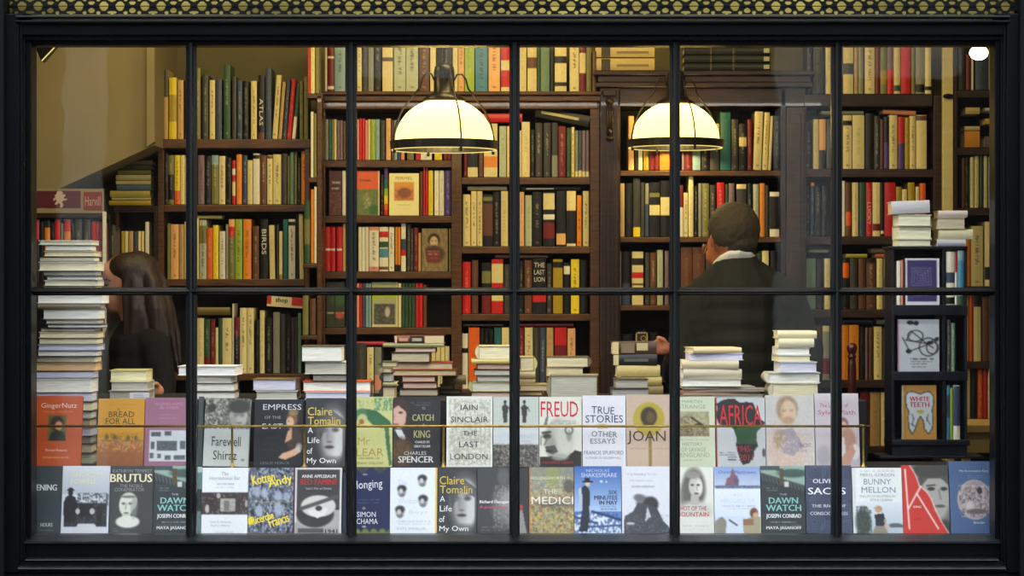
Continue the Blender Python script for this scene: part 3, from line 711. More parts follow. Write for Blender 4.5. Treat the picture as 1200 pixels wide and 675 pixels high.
row("944.6 950.4 143 g:w; 952.8 959.6 140 c; 960 967.6 140 z:k62-100; # 968.6 976 140 g; # 977 985.6 140 c; 988 998.4 135 c:k12-20,t; 999 1013 135 c; 1014 1024 133 k; 1024.6 1031 136 g:w; 1031.6 1035.6 140 n; 1036 1041.4 137 p:k0-50; 1042 1051.6 135 c:t; 1052.4 1060 137 r:p52-100; 1060.4 1065.6 138 q; 1066 1073 136 c:t; 1073.6 1086 135 c:n3-12", 198, 'top shelf, ' + pG)
row("944.6 949.4 218 k:w; 950 954.4 214 b:i0-8,w; 955.4 962 218 k:w; 963.4 970 218 k:w; 987 990.4 212 w; 991 997.4 214 n:o55-80; 998.6 1006 214 c; 1007 1014.6 214 e:b70-100; 1015 1022 214 r:w 0 LUCKY; 1022.5 1031.4 214 c:d78-90; 1032 1036 214 k:w90-96; 1036.5 1049.4 214 r; 1050 1056.6 219 q; 1057 1063 222 c; 1064 1072 214 q:v50-100; 1073 1077.4 219 c; 1078 1085 215 o", 277, 'second shelf, ' + pG)
row("943.4 956 303 j; 957 964.6 303 k; 966 972.8 303 c; 987.6 995 303 k:o10-40; 996 1004.6 303 g; 1006 1014 303 n; 1015 1026 303 n:k0-10,w; 1027.4 1034.4 303 c; 1036 1045.6 303 c:v40-100", 362.5, 'third shelf, ' + pG)
row("955.6 962.4 382 n; 964 972 382 h:c0-12,d60-90; 985.6 994.6 381 m; 995 1006.6 381 m; 1008 1013 383 k; 1014 1016.8 384 x; 1018 1022.4 384 n; 1024 1033.4 383 c:t; 1034 1039.6 385 g; 1040.6 1046 385 n:w", 445, 'fourth shelf, ' + pG)
row("1008 1018.6 460 d; 1019.6 1031.6 460 t; 1032.4 1040 460 c", 522.5, 'bottom shelf, ' + pG)
pH = 'corner bookcase'
row("1123 1131 50 g; 1132 1137.6 52 d; 1138.4 1141 52 w; 1143 1158 50 b; 1159 1164 50 c", 105.5, 'top shelf, ' + pH, d=.12)
row("1127 1130.8 185 n; 1131.4 1135 185 k:w; 1137 1141.4 184 c; 1142 1147 183 c; 1148 1152 182 e; 1153 1157 183 c; 1158 1162.6 184 h; 1163.4 1168 182 p", 243.5, 'middle shelf, ' + pH)
row("1123 1130.6 288 r; 1131.4 1137 280 m; 1138 1152 265 c:t; 1154 1163 260 c:k70-90", 335.5, 'fourth shelf, ' + pH)
row("1125 1129.4 345 d; 1130 1135 345 c; 1136 1139.6 345 o; 1141 1149.6 345 c:k0-20; 1151 1159 348 n; 1160 1166 348 t", 423.5, 'fifth shelf, ' + pH)
row("1130 1137 428 c; 1138 1144.6 430 k; 1146 1151.8 424 o:w; 1152.4 1157 426 r; 1158 1163.6 428 c", 490.5, 'lowest shelf, ' + pH)

# narrow shelf rack standing on edge between the two left bookcases
YS = 1.86
sr = empty('side_rack', (PX(367, YS), YS, 0)); tag(sr, 'narrow wooden side rack with ledges holding slim tall books edge on', 'rack'); ox = PX(367, YS)
MB().box(PX(371.5, YS) - ox, PX(377, YS) - ox, 0, .12, 0, PZ(112, YS)).build('upright', M['wood'], sr, bevel=.002)
for s_, x0_, x1_ in ((110, 359, 378), (208.5, 361, 371.5), (309, 355, 371.5), (393, 353, 371.5)):
    MB().box(PX(x0_, YS) - ox, PX(x1_, YS) - ox, 0, .12, PZ(s_ + 5, YS), PZ(s_, YS)).build('ledge', M['wood'], sr, bevel=.002)
pS = 'narrow side rack'
row("360.6 363.6 46 r; 364 369 44 c; 369.4 374 44 v", 109.5, 'top ledge, ' + pS, Y=YS + .004, d=.10)
row("364 367.4 131 w; 367.8 371 133 v", 208, 'second ledge, ' + pS, Y=YS + .004, d=.10)
row("356.4 363.4 236 e:v30-70; 364.2 367.8 222 m; 368.2 371.2 219 w", 308.5, 'third ledge, ' + pS, Y=YS + .004, d=.10)
row("354.6 361.4 343 v; 363 370 350 n", 392.5, 'lowest ledge, ' + pS, Y=YS + .004, d=.10)
# small shelf under the red sign, near the left side
YJ = 1.55
js = empty('small_bookcase', (PX(80, YJ), YJ, 0)); tag(js, 'small bookcase under the dark red sign, behind the tall white pile', 'bookcase'); ox = PX(80, YJ)
for n_, a, b, c, d_, e, f_, mt in (('upright', 24, 32, 0, .2, 622, 249, 'wood_d'), ('upright', 120.5, 124.5, -.01, .008, 622, 248, 'shirt'), ('top_board', 32, 120, 0, .2, 255, 249.5, 'wood_d'), ('shelf', 32, 120, 0, .2, 340, 331, 'wood_d'), ('back_panel', 32, 120, .19, .2, 622, 255, 'back')):
    MB().box(PX(a, YJ) - ox, PX(b, YJ) - ox, c, d_, PZ(e, YJ) if e < 622 else 0.0, PZ(f_, YJ)).build(n_, M[mt], js, bevel=.002)
row("38 46 258 k:r0-32; 47 51 260 k; 52 58.6 259 k:m12-50; 59 63.4 261 k; 64 70.4 257.5 r; 71 74 262 v; 75 82.6 257.5 r:m20-60; 83 86.8 261 k; 88 96 257.5 g:w; 98 106 257.5 g:w; 107 112 260 r; 112.6 116 260 r; 116.6 120 261 d:w", 330.5, 'shelf under red sign', Y=YJ + .015, d=.13)
YK = 2.0
ks = empty('small_bookcase', (PX(155, YK), YK, 0)); tag(ks, 'low bookcase behind the woman with paperbacks lying on its top', 'bookcase'); ox = PX(155, YK)
for n_, a, b, c, d_, e, f_ in (('upright', 135, 139, 0, .22, 999, 248), ('upright', 180, 184.6, 0, .22, 999, 248), ('top_board', 133, 184.6, 0, .22, 249, 241.5), ('shelf', 139, 180, 0, .2, 340, 332), ('back_panel', 139, 180, .2, .22, 999, 249)):
    MB().box(PX(a, YK) - ox, PX(b, YK) - ox, c, d_, PZ(e, YK) if e < 900 else 0.0, PZ(f_, YK)).build(n_, M['wood_d'], ks, bevel=.002)
row("142 145.6 271 q; 146 150 271 c; 150.6 156 271 t; 156.6 161 271 b; 161.6 165 271 c; 165.4 168.6 271 c; 170 174.6 260 w", 331.5, 'low bookcase behind woman', Y=YK + .015, d=.13)
row("125 128.4 266 h; 129 134.6 264 g:w", 331.5, 'dark narrow stand', Y=1.80, d=.12)
MB().box(PX(124.8, 1.79), PX(135, 1.79), 1.79, 1.94, 0, PZ(331.8, 1.79)).build('book_rack', M['wood_d'], None)
tag(bpy.data.objects['book_rack'], 'narrow dark stand holding two dark books beside the white-edged shelf', 'rack')
bpy.data.objects['book_rack'].data.update()

# keep the 300 that show largest as things; the remaining slivers become one mass
SHELVED.sort(key=lambda t: -t[0])
for a_, o, me in SHELVED[300:]:
    STUFF.append((me, tuple(o.location), o.rotation_euler[1]))
    for ch in list(o.children): bpy.data.objects.remove(ch)
    bpy.data.objects.remove(o)
bm = bmesh.new()
for me, loc, th in STUFF:
    t = me.copy(); t.transform(Matrix.Translation(loc) @ Matrix.Rotation(th, 4, 'Y')); bm.from_mesh(t); bpy.data.meshes.remove(t)
sm = bpy.data.meshes.new('shelved_books'); bm.to_mesh(sm); bm.free(); sm.materials.append(M['jacket'])
tag(link('remaining_books', sm), 'remaining slim books squeezed among the others on all the shelves', 'books', kind='stuff')
print('shelved', len(SHELVED), 'stuff', len(STUFF))

# ------------------------------------------------------------------ books shown face out
def art_book(cv, Y, zb, label, texts=(), spine=(200, 200, 200), thick=.028, lean=11, cat='book', group=None, name='display_book', tilt=0.0, mat='cover', back=True):
    x0, y0, x1, y1 = cv.x0, cv.y0, cv.x1, cv.y1
    le = math.radians(lean)
    w = S(x1 - x0, Y); hk = S(1.0, Y) / math.cos(le); h = (y1 - y0) * hk
    loc = (PX((x0 + x1) / 2, Y), Y, zb + .0008 + abs(math.sin(math.radians(tilt))) * w / 2)
    r = empty(name, loc, (-le, math.radians(tilt), 0)); r['label'] = label; r['category'] = cat
    if group: r['group'] = group
    # front board with the printed picture, spine and back board
    H, W = cv.h, cv.w; v = []; cl = []; f = []
    q_ = np.pad(cv.a, ((1, 1), (1, 1), (0, 0)), 'edge'); cv.a = cv.a * .46 + (q_[:-2, 1:-1] + q_[2:, 1:-1] + q_[1:-1, :-2] + q_[1:-1, 2:]) * .135      # soft print
    for j in range(H):
        for i in range(W):
            v.append((-w / 2 + w * i / (W - 1), 0, h * (1 - j / (H - 1)))); cl.append(cv.a[j, i])
    for j in range(H - 1):
        for i in range(W - 1):
            q = j * W + i; f.append((q, q + W, q + W + 1, q + 1))
    sp = np.array(spine, float)
    def bx(a, b, c, d, e, g):
        n = len(v)
        v.extend([(a,c,e),(b,c,e),(b,d,e),(a,d,e),(a,c,g),(b,c,g),(b,d,g),(a,d,g)]); cl.extend([sp] * 8)
        f.extend([(n,n+3,n+2,n+1),(n+4,n+5,n+6,n+7),(n,n+1,n+5,n+4),(n+1,n+2,n+6,n+5),(n+2,n+3,n+7,n+6),(n+3,n,n+4,n+7)])
    bx(-w / 2, w / 2, .0002, .0025, 0, h); bx(-w / 2, w / 2, thick - .0025, thick, 0, h); bx(-w / 2, -w / 2 + .002, .0025, thick - .0025, 0, h)
    me = bpy.data.meshes.new('cover'); me.from_pydata(v, [], f)
    at = me.color_attributes.new('Col', 'FLOAT_COLOR', 'POINT'); arr = np.ones((len(v), 4)); arr[:, :3] = lin(np.clip(np.array(cl), 0, 255)); at.data.foreach_set('color', arr.ravel())
    me.update(); link('cover', me, M[mat], r)
    pg = MB().box(-w / 2 + .0022, w / 2 - .004, .0027, thick - .0027, .003, h - .003, (236, 232, 212)); pg.build('page_block', M['pages'], r)
    if texts:
        tb = MB(); xm = (x0 + x1) / 2
        for t in texts:
            s, xc, yc, tw, th, col = t[:6]; bold = t[6] if len(t) > 6 else .012; tl = t[7] if len(t) > 7 else 0
            add_text(tb, s, (xc - xm) * hk * math.cos(le), (y1 - yc) * hk, tw * S(1, Y), th * hk, col, -.0008, bold, tilt=math.radians(tl))
        tb.build('cover_lettering', M['ink'], r)
    return r
W_ = (240, 240, 236); BLK = (24, 24, 26); GOLD = (206, 172, 84)
def head3(cv, cx, cy, s, skin, hair, light=(235, 235, 235), side=1):
    """a simple printed portrait: hair mass, face, shaded side, eyes, nose, mouth"""
    cv.ell(cx, cy - .25 * s, .95 * s, 1.15 * s, hair, .3)
    cv.ell(cx + .05 * s * side, cy, .68 * s, .92 * s, skin, .2)
    cv.ell(cx + .28 * s * side, cy + .05 * s, .38 * s, .75 * s, light, .6, .7)
    for dx in (-.28, .28): cv.ell(cx + dx * s + .06 * s * side, cy - .08 * s, .15 * s, .09 * s, hair, .6, .85)
    cv.line(cx + .08 * s * side, cy, cx + .14 * s * side, cy + .28 * s, .09 * s, hair, .4)
    cv.ell(cx + .08 * s * side, cy + .48 * s, .22 * s, .07 * s, hair, .6, .75)
    return cv
YL, YU = 0.0, 0.13
TH = 627; UH = 547.5
def C(x0, y0, x1, y1, bg, res=1.15): return Canvas(x0, y0, x1, y1, res, bg)

# ---- lower row
c = C(33, 547.5, 70.5, TH, (58, 66, 68)); c.noise(33, 590, 70, 610, (60, 66, 96), .5)
c.tiny(42, 62, 622, (150, 155, 155))
art_book(c, YL, T1, 'dark slate book cut off by the window frame, leftmost in the bottom row', [('ENING', 52.5, 572.5, 23.5, 7, (215, 220, 220), .03), ('HOURS', 54, 615.5, 14, 4.2, (190, 195, 195), .03)], (50, 56, 58))
c = C(71, 547.5, 126.5, TH, (214, 218, 226)); c.grad(547, (226, 228, 232), 580, (190, 196, 208))
c.noise(88, 579, 126, 594, (60, 62, 68), .8, 1, .5); c.rect(74, 590, 124, 618, (44, 44, 48)); c.noise(74, 590, 124, 617, (110, 112, 116), .5, 1, .6)
c.ell(81, 578.5, 3, 3.6, (30, 30, 34)); c.ell(81, 575.6, 4.6, 1.1, (20, 20, 24), .3); c.ell(81, 574.6, 2.8, 2, (20, 20, 24), .3); c.poly([(73, 590), (76, 583), (81, 581), (87, 584), (90, 594), (87.5, 612), (74, 612)], (30, 30, 34))
c.rect(92, 591, 108, 606, (28, 30, 34)); c.ell(90, 600, 2.6, 3.4, (200, 200, 200)); c.ell(107, 600, 3, 3.6, (200, 200, 200)); c.poly([(84, 627), (91, 614), (110, 614), (119, 627)], (214, 216, 220)); c.rect(113, 594, 119, 616, (30, 30, 34))
art_book(c, YL, T1, 'pale cover with a man in an overcoat before a vintage car', [('ANTHONY', 100, 557.5, 36, 5.5, (236, 236, 190)), ('POWELL', 96, 565.5, 30, 5.5, (236, 236, 190))], (210, 212, 216))
c = C(127, 547.5, 178, TH, (66, 68, 68)); c.ell(149.5, 589, 10.2, 11, (206, 208, 196), .12); c.ell(147, 593, 8.6, 12.6, (222, 224, 212), .12); c.rect(142, 603, 152, 611, (206, 208, 198))
c.ell(149, 612, 14, 7, (226, 228, 216), .2); c.ell(149.5, 583.2, 9.5, 1.4, (110, 112, 106), .5); c.ell(143.5, 591, 2.2, 1.4, (100, 102, 98), .6); c.ell(151.5, 591, 2.2, 1.4, (100, 102, 98), .6); c.line(147, 591, 146, 598, 1.2, (150, 152, 146)); c.ell(147, 602, 3, 1, (110, 112, 108), .6)
c.ell(156, 596, 4, 12, (150, 152, 146), .6, .6); c.tiny(132, 160, 620, (140, 142, 142)); c.tiny(132, 150, 623, (120, 122, 122))
art_book(c, YL, T1, 'dark grey cover with a white marble bust', [('KATHRYN TEMPEST', 153, 553.5, 46, 4.2, (150, 152, 152)), ('BRUTUS', 151.5, 561.5, 49, 9.6, (242, 234, 190), .035), ('THE NOBLE', 152, 570.5, 27, 3.6, (150, 152, 152)), ('CONSPIRATOR', 150, 575, 35, 4, (150, 152, 152))], (58, 60, 60))
def dawn(x0, x1, label, dx):
    c = C(x0, 547.5, x1, TH, (52, 58, 60)); c.poly([(x0, 547), (x1 + 1, 547), (x1 + 1, 572), (x0, 556)], (150, 176, 162)); c.ell(x1 - 14, 556, 18, 5, (70, 92, 84), .4); c.poly([(x0, 547), (x0 + 22, 547), (x0 + 22, 553), (x0, 552)], (74, 84, 84))
    for k in range(13): c.line(x0 + 1 + k * 4.2, 557 + k * 1.05, x0 + 3 + k * 4.2, 564 + k * 1.1, 1, (120, 134, 130), .8)
    c.line(x0, 556, x1, 571, 2, (74, 84, 82)); c.rect(x0 + 22, 551, x0 + 27, 568, (92, 78, 50)); c.rect(x0 + 28, 566, x0 + 33, 572, (210, 214, 208)); c.rect(x0 + 2, 569, x0 + 16, 571.5, (60, 66, 68))
    c.tiny(x0 + 6, x0 + 20, 573, (190, 194, 194)); c.tiny(x0 + 6, x0 + 20, 576, (170, 174, 174)); c.tiny(x0 + 10, x1 - 12, 612.5, (190, 194, 194)); c.tiny(x0 + 6, x1 - 6, 616, (110, 114, 114))
    m_ = (x0 + x1) / 2
    art_book(c, YL, T1, label, [('THE', m_, 580.5, 8, 2.2, (180, 184, 184)), ('DAWN', m_, 587.5, 34, 7, (140, 200, 194), .03), ('WATCH', m_, 596, 41, 7.2, (140, 200, 194), .03), ('JOSEPH CONRAD', m_, 606, 41, 6, (226, 228, 228), .03), ('MAYA JASANOFF', m_, 619.5, 41, 4.6, (226, 228, 228), .03)], (46, 52, 54))
dawn(178.6, 229, 'slate cover with pale turquoise title, partly behind a glazing bar, beside the bust cover', 0)
c = C(229.6, 549, 235, TH, (120, 150, 148)); c.rect(229, 549, 236, 556, (190, 210, 206)); c.rect(229, 575, 236, 600, (56, 66, 66))
art_book(c, YL + .012, T1, 'slim grey-green book edge between the turquoise-titled and the white banded covers', (), (150, 170, 168))
c = C(235.6, 549.5, 289.5, TH, (236, 240, 242)); c.rect(233, 578, 290, 604, (66, 54, 54)); c.noise(234, 578, 290, 604, (150, 140, 138), .6, 2, .62); c.rect(257, 585, 275, 600, (186, 184, 176)); c.noise(257, 585, 275, 600, (110, 108, 104), .5, 0, .6)
c.ell(242, 597, 2.4, 5, (190, 186, 182)); c.ell(255, 582, 2.4, 3, (180, 176, 172)); c.ell(288, 591, 2, 4, (180, 170, 166)); c.rect(262, 588, 268, 599, (120, 118, 112))
for yy in (568.5, 572.5, 624.5): c.tiny(252, 273, yy, (150, 154, 160))
art_book(c, YL, T1, 'white cover with a dark photographic band across its middle', [('The', 262, 556.5, 8, 4.4, (150, 156, 162)), ('International Bar', 262, 561.5, 36, 4.2, (168, 176, 182)), ('Oona A. Hathaway', 258, 612.5, 25, 2.8, (160, 168, 176)), ('Scott J. Shapiro', 258, 616.5, 22, 2.8, (160, 168, 176))], (226, 230, 230))
c = C(290.2, 549.5, 344, TH, (96, 104, 122)); c.noise(289, 548, 345, 628, (176, 184, 200), .8, 2, .56); c.noise(289, 548, 345, 628, (34, 36, 44), .85, 2, .6)
for a, b, q in ((300, 577, 5), (309, 579, 4), (325, 582, 5), (335, 583, 4), (303, 600, 5), (326, 598, 6)): c.ell(a, b, q, q * 1.2, (178, 188, 206), .5, .8)
c.rect(291, 588.4, 342, 589.6, (196, 180, 90), .7); c.rect(343, 549, 345, 628, (90, 50, 76))
c.ell(293, 611, 3.6, 5, (240, 214, 40))
YEL = (244, 222, 60)
art_book(c, YL, T1, 'grey-blue photo collage cover with yellow scrawled handwriting', [('Kotten', 307, 562, 27, 11, YEL, .03, 12), ('Andy', 327, 566, 28, 13, YEL, .03, 14), ('Ricerche', 307, 607.5, 26, 9, YEL, .02, 16), ('Francis', 326, 610, 24, 11, YEL, .02, 18)], (70, 40, 60))
c = C(344.8, 549.5, 399.5, TH, (220, 216, 212)); c.rect(346.6, 551.5, 397.5, 625, (62, 60, 62)); c.poly([(346.6, 625), (346.6, 605), (397.5, 598), (397.5, 625)], (176, 174, 172))
c.ell(369, 603, 22, 15.5, (58, 56, 58), .1); c.ell(372.5, 594, 20.5, 12.5, (214, 210, 204), .1); c.poly([(359, 599), (385, 596), (380, 604), (372, 608), (364, 605)], (232, 228, 222)); c.line(352, 597, 394, 583, 4.4, (84, 80, 80)); c.ell(373, 596.5, 4, 3, (60, 58, 58), .3); c.poly([(344, 627), (344, 612), (360, 620), (397, 618), (397, 627)], (168, 166, 164)); c.rect(349, 619.5, 379, 625, (86, 84, 86))
art_book(c, YL, T1, 'charcoal cover with a pale bowl crossed by a spoon, red title', [('ANNE APPLEBAUM', 372.5, 559.5, 40, 3.8, (220, 218, 216), .02), ('RED FAMINE', 372.5, 566, 43, 6.6, (176, 46, 46), .04), ("Stalin's War on Ukraine", 372.5, 573.5, 30, 2.8, (190, 188, 186)), ('1941', 388, 623, 14, 4.6, (30, 30, 30), .03)], (210, 206, 202))
c = C(400.4, 556, 410, TH, (34, 44, 66)); art_book(c, YL + .012, T1, 'navy book edge squeezed beside the glazing bar, next to the bowl cover', (), (30, 40, 60))
c = C(410.8, 549, 456, TH, (28, 38, 78)); c.rect(410, 549, 457, 552, (86, 88, 60)); 
for k in range(5): c.ell(413 + k * 10.5, 552, 4.4, 4, (28, 38, 78) if k % 2 == 0 else (60, 64, 58), .3); c.ell(418 + k * 10, 623.5, 4, 3.4, (126, 140, 56), .5, .9)
c.rect(408, 624, 457, 627, (110, 124, 54)); c.tiny(418, 444, 586.5, (140, 144, 160)); c.tiny(418, 444, 590.5, (130, 134, 150)); c.ell(427, 557.5, 3, 1, (150, 154, 160), .5); c.ell(426, 596.5, 2, 1.4, (150, 150, 120), .5); c.ell(426.5, 617.5, 2.6, 1, (190, 190, 190), .5)
art_book(c, YL, T1, 'navy cover with white script title and green ornament at top and bottom', [('longing', 432.5, 570, 30, 12.5, (222, 224, 232), 0, 4), ('SIMON', 429, 603.5, 22, 6, (226, 228, 232), .01), ('SCHAMA', 428.5, 611.5, 28, 6.2, (226, 228, 232), .01)], (24, 32, 66))
c = C(456.8, 549.5, 512, TH, (232, 238, 244)); c.rect(510, 549, 513, 628, (226, 190, 90))
for a, b, s in ((494.5, 564, 4.8), (470.5, 576, 4.8), (495.5, 587.5, 5), (468.5, 600, 5)):
    c.ell(a, b + .5, s, s * 1.35, (150, 150, 152), .5); c.ell(a, b - 2.4, s * 1.1, s * .8, (50, 50, 56), .5); c.ell(a, b + 5, s * .7, s * .5, (120, 120, 126), .5); c.ell(a - 1, b + .6, 2.4, 3, (210, 206, 202), .6)
for yy in (611.5, 614.5): c.tiny(464, 504, yy, (176, 186, 196))
art_book(c, YL, T1, 'white cover with four small vintage head portraits', [('The', 471, 566.5, 11, 6, (206, 216, 226)), ('Windsor', 478, 588, 24, 6, (206, 216, 226)), ('Boys', 490, 601.5, 22, 6, (206, 216, 226)), ('KATE WINKLER', 482, 620, 34, 3.2, (176, 188, 200))], (236, 206, 110))
def claire(x0, x1, y0, y1, Y, T, label, dark):
    k = (y1 - y0) / 80; m_ = (x0 + x1) / 2
    def yy(v): return y0 + v * k
    c = C(x0, y0, x1, y1, (50, 52, 54) if dark else (60, 62, 64)); c.ell(x0 + 32, yy(42), 17, 32 * k, (126, 126, 126), .6); c.ell(x0 + 34, yy(44), 13.5, 28 * k, (206, 206, 204), .3); c.ell(x0 + 26, yy(46), 7, 22 * k, (150, 150, 150), .8, .7)
    c.poly([(x0 + 14, yy(22)), (x0 + 30, yy(14)), (x0 + 47, yy(26)), (x0 + 47, y1), (x0 + 44, y1), (x0 + 43, yy(36)), (x0 + 34, yy(30)), (x0 + 24, yy(32)), (x0 + 17, yy(50))], (66, 66, 66), .75)
    c.ell(x0 + 22, yy(37), 4.6, 3.2, (96, 96, 96), .9, .8); c.ell(x0 + 35, yy(37), 4, 2.6, (70, 70, 72), .9, .9); c.ell(x0 + 35, yy(33), 5.5, 1.2, (90, 90, 90), .8, .7); c.ell(x0 + 25.5, yy(44), 2.4, 7, (140, 140, 140), .9, .7); c.ell(x0 + 28, yy(51), 3, 1.1, (96, 96, 96), .9, .8); c.ell(x0 + 28, yy(57), 5.5, 1.8, (70, 60, 60), .6)
    c.ell(x0 + 30, yy(72), 12, 5, (96, 96, 96), .7, .6)
    art_book(c, Y, T, label, [('Claire', x0 + 16.5, yy(15.5), 29, 9.5, (222, 196, 80), .012), ('Tomalin', x0 + 21.5, yy(26.5), 38, 9, (222, 196, 80), .012), ('A', x0 + 5.5, yy(37.5), 6, 6.4, W_), ('Life', x0 + 9.5, yy(49), 14, 6.8, W_), ('of', x0 + 5, yy(61.5), 6.5, 7, W_), ('My Own', x0 + 19, yy(73.5), 34, 8, W_)], (50, 50, 52))
claire(512.8, 558.4, 549, TH, YL, T1, 'dark cover with a woman\'s face and yellow title lines, in the bottom row', False)
c = C(559.2, 549, 603, TH, (70, 72, 74)); c.ell(594, 594, 16, 22, (126, 126, 124), .7); c.ell(590, 560, 7, 10, (120, 120, 118), .6, .6); c.noise(578, 570, 603, 622, (180, 180, 176), .5, 1, .6); c.ell(598, 588, 9, 12, (160, 158, 154), .6); c.tiny(563, 580, 618.5, (170, 170, 170)); c.tiny(563, 574, 622, (150, 150, 150))
art_book(c, YL, T1, 'grey cover with a rough grey face and a small pink subtitle', [('Richard Flanagan', 579, 589.5, 34, 4.4, (236, 236, 236), .03), ('A poetic story', 578.5, 595.5, 33, 4.2, (214, 84, 104), .02)], (56, 58, 60))
c = C(603.6, 550, 619.4, TH, (58, 62, 62)); c.ell(610, 595, 3, 3, (190, 60, 60), .5); c.poly([(606, 627), (608, 600), (612, 598), (618, 627)], (150, 150, 150)); art_book(c, YL, T1, 'narrow dark cover with a red and white figure, left of the painted crowd cover', (), (50, 54, 54))
c = C(620, 549, 672.6, TH, (156, 150, 120)); c.noise(620, 549, 673, 575, (120, 136, 150), .6, 3, .5); c.noise(620, 560, 673, 627, (206, 196, 150), .6, 2, .55); c.noise(620, 575, 673, 627, (150, 70, 50), .7, 2, .66); c.noise(620, 590, 673, 627, (80, 96, 66), .6, 2, .64); c.noise(620, 597, 673, 627, (226, 190, 90), .7, 2, .64)
c.ell(648, 560, 8, 12, (150, 160, 90), .6, .7); c.ell(667, 571, 6.4, 8, (104, 96, 88), .3); c.ell(650, 592, 20, 3, (86, 90, 84), .6, .6); c.rect(620, 549, 621.6, 627, (176, 110, 60))
art_book(c, YL, T1, 'painted cover of a crowded scene in gold, green and grey', [('HOLLINGSWORTH', 642, 561.5, 40, 3.4, (226, 224, 206)), ('THE', 645, 577, 16, 5, (226, 224, 206)), ('MEDICI', 647.5, 587.5, 49, 8.6, (240, 238, 226), .006)], (150, 100, 60))
c = C(673.4, 547.8, 728.4, TH, (98, 138, 204)); c.grad(547, (66, 106, 178), 600, (176, 202, 236)); c.poly([(673, 606), (692, 600), (728, 612), (728, 627), (673, 627)], (222, 230, 242)); c.noise(673, 600, 728, 627, (66, 96, 150), .8, 2, .52); c.line(694, 600, 728, 610, 2.4, (36, 56, 96)); c.line(673, 606, 700, 614, 2.2, (46, 66, 110)); c.line(690, 618, 728, 616, 2, (56, 80, 124))
c.poly([(681, 573), (686, 570), (691, 574), (692, 590), (692, 600), (689, 622), (679, 622), (682, 600), (681, 586)], (40, 44, 60)); c.poly([(678, 574), (682, 572), (683, 600), (680, 596)], (190, 200, 216)); c.ell(689, 568, 3, 3.4, (214, 200, 170)); c.rect(683, 565, 695, 566.6, (24, 26, 40)); c.rect(685, 561.5, 692, 566, (26, 28, 42)); c.line(691, 594, 692, 606, 1, (210, 214, 220)); c.line(679, 622, 687, 622, 2, (20, 22, 34))
for yy in (594.5, 597.5, 600.5): c.tiny(704, 723, yy, (70, 90, 130))
c.ell(705, 565.5, 1.4, 1.4, W_, .5); c.ell(711, 566, 1, 1, W_, .5)
art_book(c, YL, T1, 'blue cover with a man in a dark hat walking by snowy ground', [('NICHOLAS', 701, 552.8, 27, 3.6, (190, 206, 234)), ('SHAKESPEARE', 702.5, 558.2, 42, 4.8, (206, 218, 240)), ('SIX', 718.5, 578, 10, 4.6, (40, 48, 84), .03), ('MINUTES', 710, 584.2, 27, 4.8, (40, 48, 84), .03), ('IN MAY', 713, 590, 21, 4.6, (40, 48, 84), .03)], (74, 110, 176))
c = C(729.2, 548, 786, TH, (226, 228, 236)); c.ell(754, 590, 8, 8, (120, 120, 124), .5); c.ell(763, 592, 9, 9, (56, 56, 60), .3); c.poly([(731, 627), (732, 606), (742, 600), (748, 590), (760, 592), (770, 596), (778, 612), (786, 620), (786, 627)], (72, 74, 82)); c.poly([(756, 612), (759, 594), (763, 606)], (206, 206, 212)); c.ell(749, 584, 6, 4, (110, 110, 116), .6); c.noise(731, 604, 784, 627, (140, 142, 150), .4, 1, .62); c.ell(739, 614, 5, 1.6, (200, 200, 206), .5)
art_book(c, YL, T1, 'white cover with a dark smoky silhouette of two embracing figures', [('IT IS TERRIBLE TO SAY', 753.5, 557.2, 36, 2.2, (170, 172, 180)), ('THE THINGS I NEED', 752, 564.5, 28, 2, (190, 192, 198)), ('JOAN DIDION', 754, 571.8, 27, 3, (140, 142, 150))], (220, 222, 228))
c = C(795.4, 548.8, 837, TH, (230, 230, 220)); c.ell(814, 574, 13.5, 24, (96, 94, 88), .35); c.ell(806, 584, 9, 20, (110, 108, 100), .5, .8); c.ell(816, 571, 8, 12.5, (200, 198, 188), .2); c.ell(820, 573, 4.4, 9, (226, 224, 214), .6); c.ell(812, 569.5, 2, 1.2, (70, 68, 64), .6); c.ell(819, 569.5, 2, 1.2, (70, 68, 64), .6); c.ell(817, 579.5, 2.8, 1.1, (90, 80, 76), .6); c.line(817, 571, 818, 575.5, 1, (140, 138, 130)); c.ell(813, 558, 9, 4.5, (150, 148, 138), .6)
c.ell(816, 600, 20, 12, (206, 206, 198), .5); c.rect(810, 582, 820, 592, (184, 182, 172)); c.rect(795, 606, 838, 627, (226, 226, 218)); c.tiny(799, 832, 617, (190, 190, 182)); c.tiny(799, 832, 621, (196, 196, 188))
art_book(c, YL, T1, 'cream cover with a portrait of a long-haired woman and red title', [('SHOT OF THE', 812, 596.5, 33, 5, (190, 60, 56)), ('MOUNTAIN', 812, 603.5, 38, 5, (190, 60, 56))], (226, 226, 216))
c = C(837.8, 548.5, 892, TH, (206, 218, 236)); c.grad(548, (140, 166, 214), 572, (200, 208, 226)); c.poly([(850, 572), (853, 562), (857, 560), (858, 554), (860, 550), (862, 556), (866, 560), (867, 572)], (136, 94, 108)); c.ell(864, 565, 3, 4, (96, 90, 120), .4); c.rect(839, 570.5, 892, 574, (110, 126, 156)); c.noise(838, 570, 892, 575, (60, 70, 96), .6, 1, .6); c.grad(574, (234, 240, 248), 606, (220, 230, 244))
c.ell(884, 602, 4.8, 6, (110, 66, 44), .3); c.ell(886, 605, 3.4, 4, (206, 166, 140), .4); c.poly([(870, 627), (872, 610), (880, 607), (892, 606), (892, 627)], (170, 160, 128)); c.poly([(838, 627), (838, 612), (846, 606), (852, 612), (850, 627)], (140, 140, 122)); c.poly([(850, 627), (853, 608), (870, 608), (872, 627)], (214, 224, 238)); c.rect(871, 609, 884, 616, (150, 112, 84)); c.line(855, 610, 864, 616, 1.6, (40, 50, 70)); c.tiny(848, 885, 594, (150, 162, 180)); c.tiny(852, 880, 597, (160, 172, 190))
